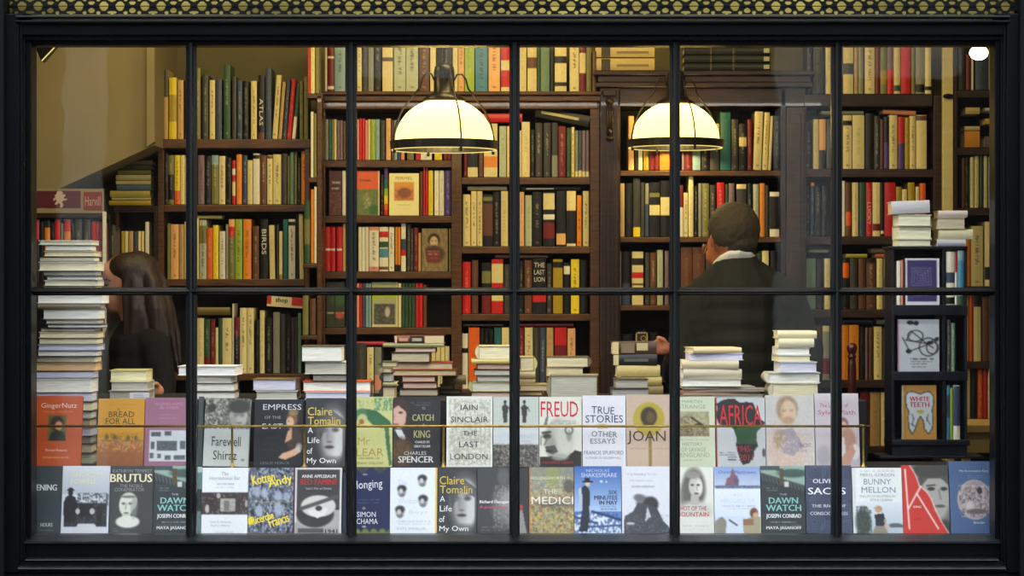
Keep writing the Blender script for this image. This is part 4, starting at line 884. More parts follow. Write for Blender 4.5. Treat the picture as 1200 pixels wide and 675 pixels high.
art_book(c, YL, T1, 'pale blue snowy cover with a domed cathedral and a reclining reader', [('Owen Matthews', 865, 554.5, 44, 3.8, (90, 120, 186)), ('AN', 865, 581, 10, 4, (206, 220, 238)), ('IMPECCABLE SPY', 865, 588, 40, 5, (206, 220, 238))], (196, 206, 222))
dawn(892.8, 944.6, 'slate cover with pale turquoise title, fully in view, beside the snowy cathedral cover', 0)
c = C(945.4, 546.8, 999.4, TH, (62, 70, 92))
for (a, b) in ((957, 552), (978, 556), (990, 575), (952, 575), (962, 592), (988, 600), (955, 612), (975, 622), (995, 622)):
    for q in range(3, 15, 3): c.ring(a, b, q, .8, (120, 128, 150), .55)
art_book(c, YL, T1, 'dark blue cover patterned with fine concentric arcs, crossed by a glazing bar', [('OLIVER', 968, 565, 28, 5, (226, 228, 234), .02), ('SACKS', 970, 576.6, 44, 7.8, (240, 240, 244), .03), ('THE RIVER OF', 972, 593.8, 40, 3.6, (206, 208, 216), .02), ('CONSCIOUSNESS', 972, 602.4, 44, 3.8, (206, 208, 216), .02)], (54, 62, 84))
c = C(1000.4, 549.6, 1058.6, TH, (238, 240, 238)); c.rect(1000, 549, 1004.5, 628, (222, 226, 222)); c.grad(590, (226, 232, 238), 627, (176, 190, 200), 1005, 1059); c.ell(1012, 612, 9, 16, (74, 84, 78), .5); c.noise(1004, 594, 1022, 627, (50, 60, 52), .7, 1, .5); c.rect(1043, 616, 1059, 619, (96, 106, 110)); c.ell(1050, 616, 8, 2.4, (90, 100, 104), .4)
c.ell(1030.5, 597.5, 4.2, 4, (184, 146, 110), .3); c.line(1026, 596, 1032, 600, 2, (200, 160, 120)); c.poly([(1025.5, 604), (1036, 602), (1039, 612), (1036, 617), (1027, 617)], (40, 44, 54)); c.poly([(1026, 617), (1037, 617), (1042, 627), (1022, 627)], (150, 140, 120)); c.line(1037, 610, 1041, 622, 1.8, (206, 170, 140)); c.tiny(1010, 1050, 553.5, (190, 196, 196))
art_book(c, YL, T1, 'white cover with a fair-haired woman seen from behind by water', [('MERYL GORDON', 1030, 558, 40, 3.6, (150, 158, 158)), ('BUNNY', 1030, 565.8, 32, 6.6, (120, 146, 160), .006), ('MELLON', 1031, 575.2, 40, 6.8, (120, 146, 160), .006), ('THE LIFE OF AN AMERICAN', 1029.5, 582.6, 42, 2.8, (160, 168, 168)), ('STYLE LEGEND', 1034, 587, 26, 2.6, (110, 140, 150))], (224, 228, 224))
c = C(1059.2, 546.6, 1113.6, TH, (110, 108, 104)); c.ell(1098, 582, 17, 30, (176, 172, 164), .3); c.ell(1094, 552, 22, 9, (64, 60, 56), .4); c.poly([(1078, 547), (1114, 547), (1114, 570), (1105, 562), (1090, 562), (1080, 572)], (70, 66, 62), .8); c.ell(1093, 574, 4.4, 2.2, (50, 48, 46), .5); c.ell(1108, 574, 4, 2.2, (50, 48, 46), .5); c.line(1088, 570.5, 1098, 569.5, 1.6, (60, 58, 54)); c.line(1102, 575, 1104, 586, 2, (136, 132, 126)); c.ell(1103, 594, 6, 1.8, (90, 84, 80), .5); c.ell(1107, 620, 9, 10, (60, 58, 56), .4)
c.poly([(1057, 546), (1068, 546), (1072, 552), (1076, 560), (1079, 570), (1088, 578), (1093, 586), (1097, 598), (1104, 612), (1113.5, 627), (1057, 627)], (206, 52, 40))
for a, b in (((1068, 546), (1072, 552)), ((1072, 552), (1076, 560)), ((1076, 560), (1079, 570)), ((1079, 570), (1088, 578)), ((1088, 578), (1093, 586)), ((1093, 586), (1097, 598)), ((1097, 598), (1104, 612)), ((1104, 612), (1113, 627))): c.line(*a, *b, 1, (240, 232, 226))
c.line(1063, 551.5, 1066, 620, 1.8, (240, 232, 226)); c.line(1065.5, 597, 1081, 571, 1.8, (240, 232, 226)); c.line(1076, 579.5, 1100, 620, 1.8, (240, 232, 226))
art_book(c, YL, T1, 'red and grey cover split by a torn edge, half a young man\'s portrait', [('KING', 1076, 594.8, 9, 2.6, (240, 210, 200), .03), ('A', 1076, 603, 2, 2, (120, 30, 26)), ('LIFE', 1076, 609, 8, 2, (120, 30, 26))], (180, 44, 34))
c = C(1114.6, 542, 1167, TH, (76, 102, 142)); c.ell(1144, 586.5, 20.5, 23, (196, 180, 180), .06); c.ell(1144, 586.5, 19, 21.5, (170, 154, 156), .06); c.noise(1126, 570, 1162, 606, (226, 214, 206), .6, 2, .56); c.noise(1126, 572, 1162, 606, (80, 72, 80), .6, 2, .6); c.ell(1150, 576, 3, 4, (60, 52, 60), .4); c.ell(1138, 594, 5, 6, (214, 200, 196), .5); c.ell(1146, 600, 12, 3, (110, 96, 100), .5); c.line(1160, 542, 1160, 627, .8, (150, 150, 160), .4); c.tiny(1136, 1158, 558.5, (150, 166, 196)); c.tiny(1136, 1158, 561.5, (150, 166, 196))
art_book(c, YL, T1, 'blue cover with a round engraved medallion, at the right end of the bottom row', [('My Accomplice Ezra', 1144, 553.6, 34, 3.4, (200, 210, 226)), ('Brendan', 1148, 612.8, 13, 3, (206, 214, 228))], (66, 90, 130), thick=.034)

# ---- upper row
def U(x0, y0, x1, bg, y1=UH): return C(x0, y0, x1, y1, bg)
c = U(38, 465, 94, (196, 84, 34)); c.rect(54.5, 487.5, 76, 517.5, (96, 96, 40)); c.ell(65, 497, 8, 8.5, (60, 36, 24), .3); c.ell(67, 500, 4.4, 5.6, (206, 150, 106), .4); c.poly([(56, 517), (58, 508), (65, 504), (74, 508), (76, 517)], (44, 50, 40)); c.ell(66, 500, 1, 1, (80, 50, 40)); c.tiny(48, 84, 483.5, (230, 180, 140)); c.tiny(50, 80, 536.5, (232, 190, 150))
art_book(c, YU, T2, 'orange cover with a small square picture of a dark-haired figure', [('GingerNutz', 66.5, 477, 42, 7.4, (240, 216, 190), .006), ('Michael Roberts', 65, 528, 25, 3.2, (236, 200, 170))], (176, 72, 28), thick=.02)
c = U(113, 468, 167.4, (208, 150, 42)); c.grad(516, (170, 104, 50), 548, (148, 92, 50)); c.noise(113, 514, 168, 530, (196, 150, 96), .8, 2, .5); c.noise(116, 508, 164, 518, (120, 96, 50), .8, 2, .62); c.noise(113, 528, 168, 548, (140, 84, 44), .5, 2, .5); c.tiny(126, 160, 475, (190, 120, 50))
for a in (124, 133, 149, 158): c.ell(a, 512 + (a % 3), 2, 3, (110, 96, 60), .5)
art_book(c, YU, T2, 'mustard yellow cover fading to brown over a tiny marching crowd', [('A', 137, 480.5, 3, 3.4, (80, 60, 24)), ('BREAD', 140.5, 486.4, 30, 6.6, (84, 66, 26), .006), ('FOR ALL', 139.5, 494.4, 35, 6.8, (84, 66, 26), .006)], (180, 126, 36), thick=.03)
c = U(168.4, 467, 223, (156, 106, 130)); c.rect(174, 505, 224, 541, (206, 212, 216))
for (a, b, q, s) in ((176, 507, 187, 512), (192, 506, 200, 511), (176, 518, 180, 527), (183, 517, 207, 529), (210, 517, 216, 527), (175, 531, 179, 537), (184, 532, 188, 537), (193, 534, 200, 539), (203, 534, 216, 539)): c.rect(a, b, q, s, (108, 114, 120)); c.noise(a, b, q, s, (60, 66, 72), .6, 0, .5)
for yy in (487, 491, 494.8): c.tiny(186, 208, yy, (190, 140, 160))
art_book(c, YU, T2, 'mauve cover with a collage of small engravings in its lower half', [('WISEMAN HOMES', 196, 474.5, 34, 4, (196, 140, 166)), ('IN AMBER', 197, 478.8, 22, 3.4, (196, 140, 166))], (140, 92, 116), thick=.028)
c = C(237.5, 466, 290.5, 545.5, (186, 190, 184)); c.rect(237, 465, 291, 502, (120, 120, 112)); c.noise(237, 465, 265, 502, (200, 198, 188), .7, 2, .55); c.noise(237, 465, 291, 502, (54, 54, 50), .7, 2, .6); c.ell(277, 487, 10.5, 13, (176, 174, 166), .2); c.ell(277, 476, 13, 8, (60, 60, 56), .4); c.ell(274, 486, 3, 1.8, (110, 110, 104), .8, .8); c.ell(281, 486, 3, 1.8, (110, 110, 104), .8, .8); c.ell(278, 495, 4, 1.6, (110, 106, 100), .8, .8); c.ell(271, 492, 4, 8, (130, 130, 122), .8, .6); c.ell(245, 478, 5, 5, (60, 60, 54), .4); c.grad(502, (176, 182, 178), 545, (196, 200, 194)); c.ell(284, 537.5, 2, 1.4, (120, 124, 120))
art_book(c, YU, T2, 'pale grey cover leaning slightly, old photograph above a black swash title', [('Farewell', 264, 516.5, 34, 11, (44, 46, 44), .006), ('Shiraz', 263, 532.5, 28, 10.5, (44, 46, 44), .006)], (160, 164, 158), tilt=1.2)
c = U(297, 469, 354, (22, 24, 32)); c.ell(341.5, 492, 6.4, 9, (120, 84, 50), .35); c.ell(339, 496, 4.6, 6.6, (214, 170, 140), .3); c.ell(343, 484, 6, 4, (150, 130, 90), .5, .8); c.ell(345, 517, 10, 14, (66, 50, 44), .3); c.poly([(333, 520), (336, 507), (341, 502), (341, 515)], (206, 160, 130)); c.poly([(326, 537), (330, 532), (344, 527), (350, 522), (352, 530), (346, 534), (334, 539)], (212, 166, 136)); c.ell(350, 525, 4, 5, (186, 190, 190), .5, .7); c.ell(337.5, 494.5, .8, .8, (60, 40, 34)); c.tiny(307, 325, 513, (60, 64, 74)); c.tiny(309, 323, 521, (60, 64, 74)); c.tiny(306, 324, 528, (60, 64, 74))
art_book(c, YU, T2, 'black cover with a richly dressed woman in profile and silver title', [('EMPRESS', 329.5, 478, 45, 6.6, (206, 210, 214), .008), ('OF THE', 318.5, 490, 19, 3.2, (160, 164, 170)), ('EAST', 318.5, 500.3, 24, 6, (206, 210, 214), .008), ('LESLIE PEIRCE', 322, 543, 34, 3, (110, 114, 120))], (20, 22, 28), thick=.03)
claire(357.5, 404, 467.5, UH, YU, T2, 'dark cover with a woman\'s face and yellow title lines, in the upper row', True)
c = U(409, 466, 459.4, (196, 196, 130)); c.ell(424, 487, 10, 7.5, (70, 118, 84), .2); c.ell(424, 492, 6, 6, (186, 190, 126), .3); c.poly([(428, 480), (440, 482), (456, 494), (459, 500), (452, 503), (438, 501), (430, 492)], (50, 100, 66)); c.poly([(450, 500), (455, 502), (459, 545), (456, 546), (452, 520)], (60, 110, 74)); c.ell(423, 495, 3, 3, (150, 90, 50), .4); c.noise(438, 467, 459, 482, (60, 130, 90), .8, 1, .5); c.ell(420, 499, 1.2, 1.2, (30, 30, 20)); c.tiny(418, 445, 537.5, (110, 100, 50)); c.noise(412, 470, 440, 478, (110, 160, 110), .6, 1, .6)
art_book(c, YU, T2, 'pale yellow-green cover with a long-tailed green bird', [('Mr', 426, 517.5, 14, 9, (170, 150, 70)), ('LEAR', 433.5, 530.5, 32, 9, (160, 140, 60)), ('JENNY UGLOW', 433, 543.5, 32, 3.6, (96, 90, 50))], (180, 180, 120))
c = U(460.4, 467, 515.4, (36, 36, 40)); c.ell(468, 489, 12, 18, (50, 36, 30), .2); c.ell(467, 489, 8.8, 14, (206, 166, 150), .15); c.poly([(460, 466), (470, 466), (479, 478), (480, 504), (474, 506), (476, 484), (466, 476), (460, 480)], (56, 38, 30)); c.ell(469, 484.5, 2.6, 1.2, (60, 44, 40), .5); c.line(461.5, 486, 461.5, 493, 1.2, (170, 130, 116)); c.ell(464, 498, 3, 1.2, (150, 80, 76), .5); c.poly([(462, 504), (470, 504), (475, 513), (474, 517), (466, 512)], (210, 214, 220)); c.ell(470, 530, 14, 16, (110, 80, 40), .5, .8); c.noise(460, 512, 484, 546, (60, 44, 26), .7, 1, .5); c.tiny(480, 508, 473, (150, 150, 150)); c.tiny(484, 504, 475.6, (140, 140, 140))
art_book(c, YU, T2, 'black cover with half a long-haired face and a gold title', [('TO', 496, 479.5, 4, 3, (170, 166, 120)), ('CATCH', 495, 490.3, 25, 7.6, (172, 168, 110), .02), ('A', 496, 498.5, 3, 3, (170, 166, 120)), ('KING', 494, 509.5, 19, 8.6, (172, 168, 110), .02), ("CHARLES II'S", 494.5, 518.6, 17, 2.8, (200, 200, 200), .03), ('GREAT ESCAPE', 494.5, 523.6, 19, 2.8, (200, 200, 200), .03), ('CHARLES', 486.5, 531.5, 26, 4.2, (186, 186, 186)), ('SPENCER', 487, 538.8, 41, 7.4, (206, 206, 206), .02)], (30, 30, 34))
c = U(523, 465.5, 577, (220, 222, 214)); c.noise(526, 469, 575, 545, (168, 164, 140), .6, 2, .56); c.noise(526, 469, 575, 545, (130, 134, 130), .5, 1, .7)
for k in range(9): c.line(526 + k * 6, 470, 534 + k * 5, 544, .8, (150, 146, 120), .45)
for k in range(7): c.line(526, 474 + k * 11, 575, 480 + k * 9, .8, (150, 150, 130), .4)
c.rect(523, 465, 525.6, 548, (228, 230, 224)); c.rect(575, 465, 578, 548, (226, 228, 222))
DK = (46, 44, 42)
art_book(c, YU, T2, 'white map-patterned cover with a large plain dark title', [('IAIN', 549.5, 478.5, 20, 6.4, DK, .01), ('SINCLAIR', 550, 492.5, 44, 6.6, DK, .01), ('THE', 550.5, 508.5, 17, 5.4, DK, .01), ('LAST', 549.5, 521.5, 23, 6.8, DK, .01), ('LONDON', 549.5, 535.5, 44, 6.8, DK, .01)], (214, 216, 208), thick=.034)
c = U(578, 466, 631.4, (196, 200, 194)); c.rect(578, 466, 631, 500, (190, 198, 190)); c.rect(578, 504, 631, 524, (206, 212, 216)); c.rect(578, 522, 631, 548, (90, 86, 80)); c.noise(578, 520, 631, 548, (176, 170, 156), .7, 1, .58); c.noise(578, 522, 631, 548, (40, 40, 38), .7, 1, .6)
for a, b in ((614.5, 484), (592, 484)): c.ell(a, 472, 1.8, 2.2, (44, 44, 40)); c.poly([(a - 4, 478), (a, 474), (a + 4, 478), (a + 3, 484), (a + 2, 496), (a - 2, 496), (a - 3, 484)], (58, 60, 54)); c.line(a + 4, 478, a + 6, 483, 1, (58, 60, 54))
art_book(c, YU, T2, 'grey-green cover of hatted walking men above a dense crowd, crossed by a bar', [('AMERICA', 613, 512, 22, 3.4, (190, 196, 200)), ('1919', 616, 518, 9, 2.4, (170, 176, 180))], (180, 184, 178))
c = U(632.2, 466, 682, (218, 218, 206)); c.ell(655, 517, 17, 26, (176, 176, 166), .15); c.ell(663, 512, 12, 24, (206, 206, 196), .6, .8); c.ell(646, 524, 6, 12, (150, 150, 142), .6, .7)
c.poly([(637, 500), (640, 490), (643, 489), (641, 500)], (120, 120, 112)); c.line(636, 508, 645, 507, 2.4, (54, 54, 50)); c.line(634, 512, 634, 522, 1.2, (110, 110, 104)); c.ell(641, 512, 5, 3, (66, 66, 62), .5); c.line(642, 514, 638, 522, 1.6, (100, 100, 94)); c.poly([(639, 524), (650, 522), (654, 530), (648, 533), (640, 530)], (80, 80, 76)); c.ell(644, 529, 4, 1.2, (44, 44, 42), .5); c.ring(667, 505, 4.4, 1.6, (90, 90, 84)); c.ell(667, 512, 3, 6, (120, 120, 112), .6, .6); c.poly([(632, 548), (633, 536), (648, 535), (662, 538), (674, 528), (682, 530), (682, 548)], (44, 40, 38)); c.ell(656, 536, 10, 4, (160, 160, 150), .5, .8); c.tiny(652, 675, 494.5, (120, 130, 130)); c.tiny(655, 678, 497, (120, 130, 130))
art_book(c, YU, T2, 'cover with an old bearded man\'s profile under a bold red title', [('FREUD', 655.8, 480.5, 44, 18, (200, 40, 50), .008), ('FREDERICK CREWS', 654, 542.5, 36, 2.8, (170, 50, 50))], (206, 206, 196), thick=.036)
c = U(683, 464.5, 733.6, (222, 222, 230)); c.ell(706, 500, 7, 3, (206, 196, 170), .5)
NB = (62, 66, 104); NG = (104, 108, 116)
art_book(c, YU, T2, 'plain white cover with jumbled blue and grey title words', [('TRUE', 707, 481.8, 27, 8.6, NB, .004, -3), ('STORIES', 708.5, 491.8, 44, 8.8, NB, .004), ('&', 707.5, 500.5, 14, 5.5, (196, 170, 130)), ('OTHER', 708.5, 509.5, 30, 6.6, NG, .004, -2), ('ESSAYS', 706.5, 517.6, 29, 6, NG, .004), ('FRANCIS SPUFFORD', 707.8, 531, 46, 4.4, NG, 0), ('AUTHOR OF GOLDEN HILL', 707, 537, 42, 2.4, (140, 144, 150))], (216, 216, 224))
c = U(734.4, 463.5, 790, (196, 172, 152)); c.ell(761, 492, 18.5, 19.5, (176, 156, 56), .05); c.ell(761, 489, 9.6, 11, (60, 52, 34), .25); c.ell(763, 490, 5, 7, (110, 94, 60), .5, .7); c.rect(754, 497, 767, 501, (70, 60, 38)); c.rect(760, 506, 764, 548, (146, 120, 66)); c.tiny(736, 788, 526, (170, 146, 126))
art_book(c, YU, T2, 'beige cover with a dark head in a gold disc on a stick', [('JOAN', 758, 513.5, 45, 16, (70, 62, 58), 0)], (176, 152, 132), thick=.032)
c = U(795, 466, 838.6, (202, 210, 182)); c.rect(796, 483, 832, 512, (150, 146, 112)); c.noise(796, 483, 832, 502, (196, 186, 150), .5, 2, .5); c.noise(798, 487, 812, 512, (96, 76, 58), .7, 1, .55); c.line(811, 490, 824, 499, 2.2, (60, 54, 44)); c.ell(819, 499, 5, 2, (60, 54, 44), .4); c.line(822, 499, 827, 503, 1.4, (60, 54, 44)); c.noise(796, 502, 832, 512, (110, 70, 56), .7, 1, .5); c.tiny(797, 831, 516, (130, 140, 120))
PG = (146, 160, 138)
art_book(c, YU, T2, 'pale green cover with an old engraving of fallen horses', [('MARTIN', 812, 471.5, 24, 3.6, PG), ('STRANGE', 812, 477.5, 32, 4.4, PG), ('HISTORY', 812, 521, 24, 4, PG), ('OF SAVAGE', 813, 527.5, 29, 5, PG), ('ENGLAND', 815, 533.6, 34, 5, PG), ('JOHN DOE', 812, 540, 22, 2.8, PG)], (190, 198, 170))
c = U(839.6, 467, 897.6, (190, 194, 196)); c.rect(839, 467, 841, 548, (150, 40, 40))
AF = [(842, 480), (841, 474), (848, 470), (857, 468), (862, 468), (868, 473), (876, 472), (884, 473), (888, 484), (892, 492), (898, 496), (895, 500), (888, 507), (887, 516), (889, 523), (884, 529), (884, 535), (878, 543), (871, 545), (868, 541), (865, 530), (863, 522), (864, 514), (861, 505), (858, 501), (850, 500), (843, 497), (840, 488)]
c.poly(AF, (34, 30, 32)); 
for (ya, yb_, cc) in ((500.5, 521, (40, 76, 46)),):
    m_ = C(839.6, 467, 897.6, UH, (0, 0, 0)); m_.poly(AF, (255, 255, 255)); k_ = (m_.a[..., 0] / 255.0) * ((c.Y >= ya) & (c.Y <= yb_)); c.mix(k_, cc)
c.ell(895.5, 531, 2, 5, (70, 72, 76), .3)
for yy in (531, 533.6, 536.4, 539.2): c.tiny(843 + (yy > 535) * 10, 864, yy, (60, 60, 64), .8)
RD = (196, 34, 40)
art_book(c, YU, T2, 'cover with a black, red and green map of a continent', [('AFRICA', 869, 487.5, 50, 24, RD, .012), ('1945-', 873, 526.5, 18, 7, (150, 40, 46), .02), ('2011', 874.5, 536.6, 16, 7.5, (150, 40, 46), .02)], (130, 34, 34))
c = U(898.4, 464, 955.4, (196, 192, 186)); c.ell(924, 480, 12.5, 15, (150, 120, 84), .3); c.ell(925, 484, 9.4, 14, (206, 176, 140), .25); c.ell(920.5, 482, 2.4, 1.4, (150, 120, 92), .8, .7); c.ell(929, 482, 2.4, 1.4, (150, 120, 92), .8, .7); c.ell(925, 494, 7, 5, (166, 128, 92), .6, .8); c.ell(916, 480, 4, 12, (160, 128, 92), .8, .5); c.ell(923, 527, 23, 26, (206, 180, 162), .5); c.poly([(913, 505), (930, 502), (943, 524), (930, 535), (915, 530)], (142, 134, 150), .8); c.ell(914, 516, 7, 12, (166, 140, 106), .5, .8); c.noise(900, 510, 954, 546, (226, 206, 186), .5, 2, .55); c.noise(900, 466, 954, 546, (176, 170, 186), .3, 3, .55)
art_book(c, YU, T2, 'soft pastel painted portrait cover of a fair bearded man', [('VINCENT', 944, 522.5, 14, 4.4, (110, 104, 140)), ('A LIFE', 940, 529, 12, 2.6, (140, 130, 150))], (190, 186, 180))
c = U(956.4, 462, 1008, (190, 180, 186)); c.ell(989, 498, 6.4, 8, (120, 84, 70), .35); c.ell(989.5, 500, 4.4, 6, (196, 150, 130), .3); c.ell(995, 520, 9, 18, (176, 130, 112), .3); c.poly([(984, 515), (990, 512), (992, 530), (984, 540)], (206, 200, 200)); c.ell(1002, 530, 6.4, 9, (214, 210, 212), .3); c.poly([(985, 540), (1000, 520), (1003, 530), (996, 545), (984, 545)], (190, 142, 122)); c.ell(1006, 468, 3, 3, (200, 190, 196)); c.grad(462, (206, 198, 204), 470, (196, 186, 192)); c.ell(966, 535, 9, 12, (150, 146, 150), .6, .7)
PK = (176, 86, 110)
art_book(c, YU, T2, 'pinkish grey cover with red title and a seated woman, end of the upper row', [('The Letters of', 979, 476, 34, 5, PK), ('Sylvia Plath', 982, 485, 44, 7.4, PK, .006)], (180, 168, 176), thick=.04)
# slim edges between covers of the upper row
c = U(231, 466, 236.8, (66, 76, 76)); art_book(c, YU + .015, T2, 'dark spine of a book standing left of the leaning grey cover', (), (60, 70, 70), thick=.02)

# face-out books on the bookcase shelves
YF = YC + .02
def F_(x0, y0, x1, y1, bg): return C(x0, y0, x1, y1, bg)
c = F_(385.6, 200, 400.4, 252.5, (86, 40, 26)); c.noise(386, 225, 400, 252, (150, 96, 60), .6, 1, .55); art_book(c, YF, PZ(252.5, YC), 'dark brown face-out paperback, second shelf of the narrow central bay', [('THE NOSE', 393.5, 214, 10, 2.6, (220, 210, 180), .02), ('STORY', 393, 221, 9, 2.4, (220, 210, 180), .02)], (60, 30, 20), thick=.015, lean=2, group=None, name='face_out_book')
c = F_(418.4, 200, 444.6, 252.5, (226, 96, 36)); c.rect(418, 222, 445, 253, (116, 128, 62)); c.ell(431, 236, 5, 9, (170, 170, 116), .6); c.noise(418, 222, 445, 253, (84, 104, 52), .6, 2, .5); c.ell(438, 246, 6, 6, (60, 104, 50), .5); c.rect(443.4, 200, 445, 253, (236, 226, 190)); art_book(c, YF, PZ(252.5, YC), 'face-out book, orange above and green landscape below, narrow central bay', [('TITANIC', 428, 211.5, 14, 2.6, (120, 44, 24), .02)], (210, 90, 40), thick=.02, lean=2, name='face_out_book')
c = F_(456, 203, 490.8, 252.5, (248, 240, 168)); c.rect(461.6, 213.6, 484.6, 235.4, (222, 140, 50)); c.grad(213.6, (230, 160, 50), 226, (220, 140, 60), 461.6, 484.6); c.ell(474, 226, 8, 6, (140, 76, 40), .3); c.noise(463, 222, 484, 234, (150, 90, 50), .7, 1, .5); c.tiny(464, 481, 239.8, (190, 170, 120)); art_book(c, YF - .004, PZ(252.5, YC), 'bright cream face-out book with an orange square picture', [('FERMEL', 473.5, 208.8, 20, 3.4, (170, 140, 90))], (236, 226, 160), thick=.02, lean=3, name='face_out_book')
c = F_(494.4, 268, 524.6, 318, (150, 128, 84)); c.noise(494, 268, 525, 318, (110, 92, 60), .6, 2, .5); c.ell(508.5, 281, 7, 7.6, (44, 30, 22), .25); c.ell(508.5, 284, 4.8, 7, (216, 184, 134), .2); c.ell(506.6, 282.5, 1, .7, (60, 40, 30)); c.ell(510.6, 282.5, 1, .7, (60, 40, 30)); c.ell(508.5, 288.6, 3, .9, (60, 36, 26)); c.ell(508.5, 298, 12, 10, (70, 46, 32), .4); c.rect(499, 293.6, 516, 308, (120, 44, 34)); c.tiny(501, 514, 295, (230, 210, 160)); c.tiny(502, 513, 298, (230, 210, 160)); c.tiny(502, 513, 303, (200, 160, 120)); c.line(496, 290, 500, 312, 1.4, (180, 160, 110)); art_book(c, YF, PZ(318, YC), 'face-out book with a sepia portrait of a dark-haired person over a red panel', (), (130, 110, 70), thick=.02, lean=2, name='face_out_book')
c = F_(382.6, 331, 403.6, 383.5, (56, 60, 36)); c.ell(396, 352, 9, 7, (60, 96, 50), .6); c.rect(383, 366, 404, 368, (190, 180, 130)); c.ell(398, 370, 5, 4, (190, 80, 50), .5); c.rect(391, 345, 393, 382, (40, 40, 26)); art_book(c, YF, PZ(383.5, YC), 'dark green face-out book with a red spot, fourth shelf of the narrow central bay', (), (40, 50, 30), thick=.02, lean=2, name='face_out_book')
c = F_(436, 331, 466, 383.5, (176, 182, 130)); c.rect(436, 341, 466, 352, (176, 196, 30)); c.ell(451, 356, 16, 8, (176, 182, 130), .2); c.rect(438, 356, 463, 380, (104, 102, 88)); c.noise(438, 356, 463, 380, (60, 58, 50), .7, 1, .5); c.ell(454, 366, 3, 6, (200, 196, 176), .5); c.rect(436, 380.6, 466, 384, (216, 206, 160)); c.rect(464.4, 331, 466, 384, (236, 222, 150)); art_book(c, YF, PZ(383.5, YC), 'face-out book with a lime band over a grey street photograph', (), (200, 190, 140), thick=.02, lean=2, name='face_out_book')

# ------------------------------------------------------------------ books lying flat
_OW = 'second third fourth fifth sixth seventh eighth ninth tenth eleventh twelfth thirteenth fourteenth fifteenth sixteenth'.split()
ORDT = ['topmost'] + [f'{q} from the top' for q in _OW]
ORDB = ['', 'lowest'] + [f'{q} from the bottom' for q in _OW]
def flat_book(x0, x1, z0, z1, Y, page, cover, mode, label, group, depth=.16, yaw=0.0, roll=0.0, name='stacked_book', deco=None, lift=0.0):
    k_ = (Y + D0 + depth * .6) / (Y + D0)      # the extents read from the photo include the side seen beyond the front edge
    if x1 < 600: x1 = 600 + (x1 - 600) * k_
    if x0 > 600: x0 = 600 + (x0 - 600) * k_
    w = S(x1 - x0, Y); h = max(z1 - z0, .004); t = min(.0028, h * .22)
    r = empty(name, (PX((x0 + x1) / 2, Y), Y + depth / 2, z0 + lift), (0, math.radians(roll), math.radians(yaw)))
    r['label'] = label; r['category'] = 'book'
    if group: r['group'] = group
    a, b = -w / 2, w / 2; f0, f1 = -depth / 2, depth / 2
    cc = cover
    cv = MB()
    g = .0005
    if mode == 'f':      # fore edge or head towards the street
        cv.box(a, b, f0, f1, g, t, cc).box(a, b, f0, f1, h - t, h, cc).box(a, b, f1, f1 + .003, g, h, cc)
        pb = MB().box(a + .004, b - .004, f0 + .004, f1 - .002, t, h - t, page)
    elif mode == 'l':    # spine on the left, rounded
        cv.box(a, b, f0, f1, g, t, cc).box(a, b, f0, f1, h - t, h, cc)
        n = 7; cv.prism_y([(a, g)] + [(a - .012 * math.sin(math.pi * i / n), g + (h - g) * i / n) for i in range(1, n)] + [(a, h), (a + .003, h), (a + .003, g)], f0, f1, cc)
        pb = MB().box(a + .004, b - .004, f0 + .004, f1 - .004, t, h - t, page)
    elif mode == 'r':
        cv.box(a, b, f0, f1, g, t, cc).box(a, b, f0, f1, h - t, h, cc)
        n = 7; cv.prism_y([(b, h)] + [(b + .012 * math.sin(math.pi * i / n), h - (h - g) * i / n) for i in range(1, n)] + [(b, g), (b - .003, g), (b - .003, h)], f0, f1, cc)
        pb = MB().box(a + .004, b - .004, f0 + .004, f1 - .004, t, h - t, page)
    else:                # spine towards the street
        n = 6; cv.prism_x([(f0, g)] + [(f0 - min(.005, h * .2) * math.sin(math.pi * i / n), g + (h - g) * i / n) for i in range(1, n)] + [(f0, h), (f1, h), (f1, h - t), (f0 + .003, h - t), (f0 + .003, t), (f1, t), (f1, g)][:0] + [(f0, h), (f0 + .003, h), (f0 + .003, g)], a, b, cc)
        cv.box(a, b, f0, f1, g, t, cc).box(a, b, f0, f1, h - t, h, cc)
        pb = MB().box(a + .004, b - .004, f0 + .004, f1 - .004, t, h - t, page)
    cv.build('cover', M['cover'], r); pb.build('page_block', M['pages'], r)
    if deco and mode == 's':
        dm = MB(); yy = f0 - min(.005, h * .2) - .0006
        for (u0, u1, v0, v1, col) in deco: dm.box(a + w * u0, a + w * u1, yy, yy + .002, h * v0, h * v1, col)
        dm.build('spine_print', M['ink'], r)
    return r
CN = {}
def cname(c):
    best = min(NAME, key=lambda k: sum((a - b) ** 2 for a, b in zip(PAL[k], c))); return NAME[best]
def pile(rows, base_z, Y, where, group, page=(238, 232, 208), depth=.16):
    """rows from the top down: x0 x1 y0 y1 mode page-colour cover-colour"""
    z = base_z; n = len(rows)
    for i in range(n - 1, -1, -1):
        rw = rows[i]; x0, x1, y0, y1, mode, pc, cc = rw[:7]; kw = rw[7] if len(rw) > 7 else {}
        kw = dict(kw); lab = kw.pop('label', None); dy = kw.pop('dy', RNG.uniform(-.008, .008))
        if n > 1:
            pos = ORDT[i] if i < n / 2 else ORDB[n - i]
        else: pos = 'lying flat'
        t = S(y1 - y0, Y)
        if lab is None:
            lab = f"{PGN.get(pc, 'pale') + '-paged' if mode != 's' else cname(cc)} book, {pos}, {where}"
        kw.setdefault('yaw', RNG.uniform(-1.5, 1.5))
        flat_book(x0, x1, z, z + t, Y + dy, pc, cc, mode, lab, group, depth=kw.pop('depth', depth), **kw)
        z += t + .0002
    return z
WH = (240, 238, 226); CR = (234, 224, 184); LV = (218, 218, 234); GR = (196, 192, 176); TN = (206, 186, 148); PKT = (206, 178, 158)
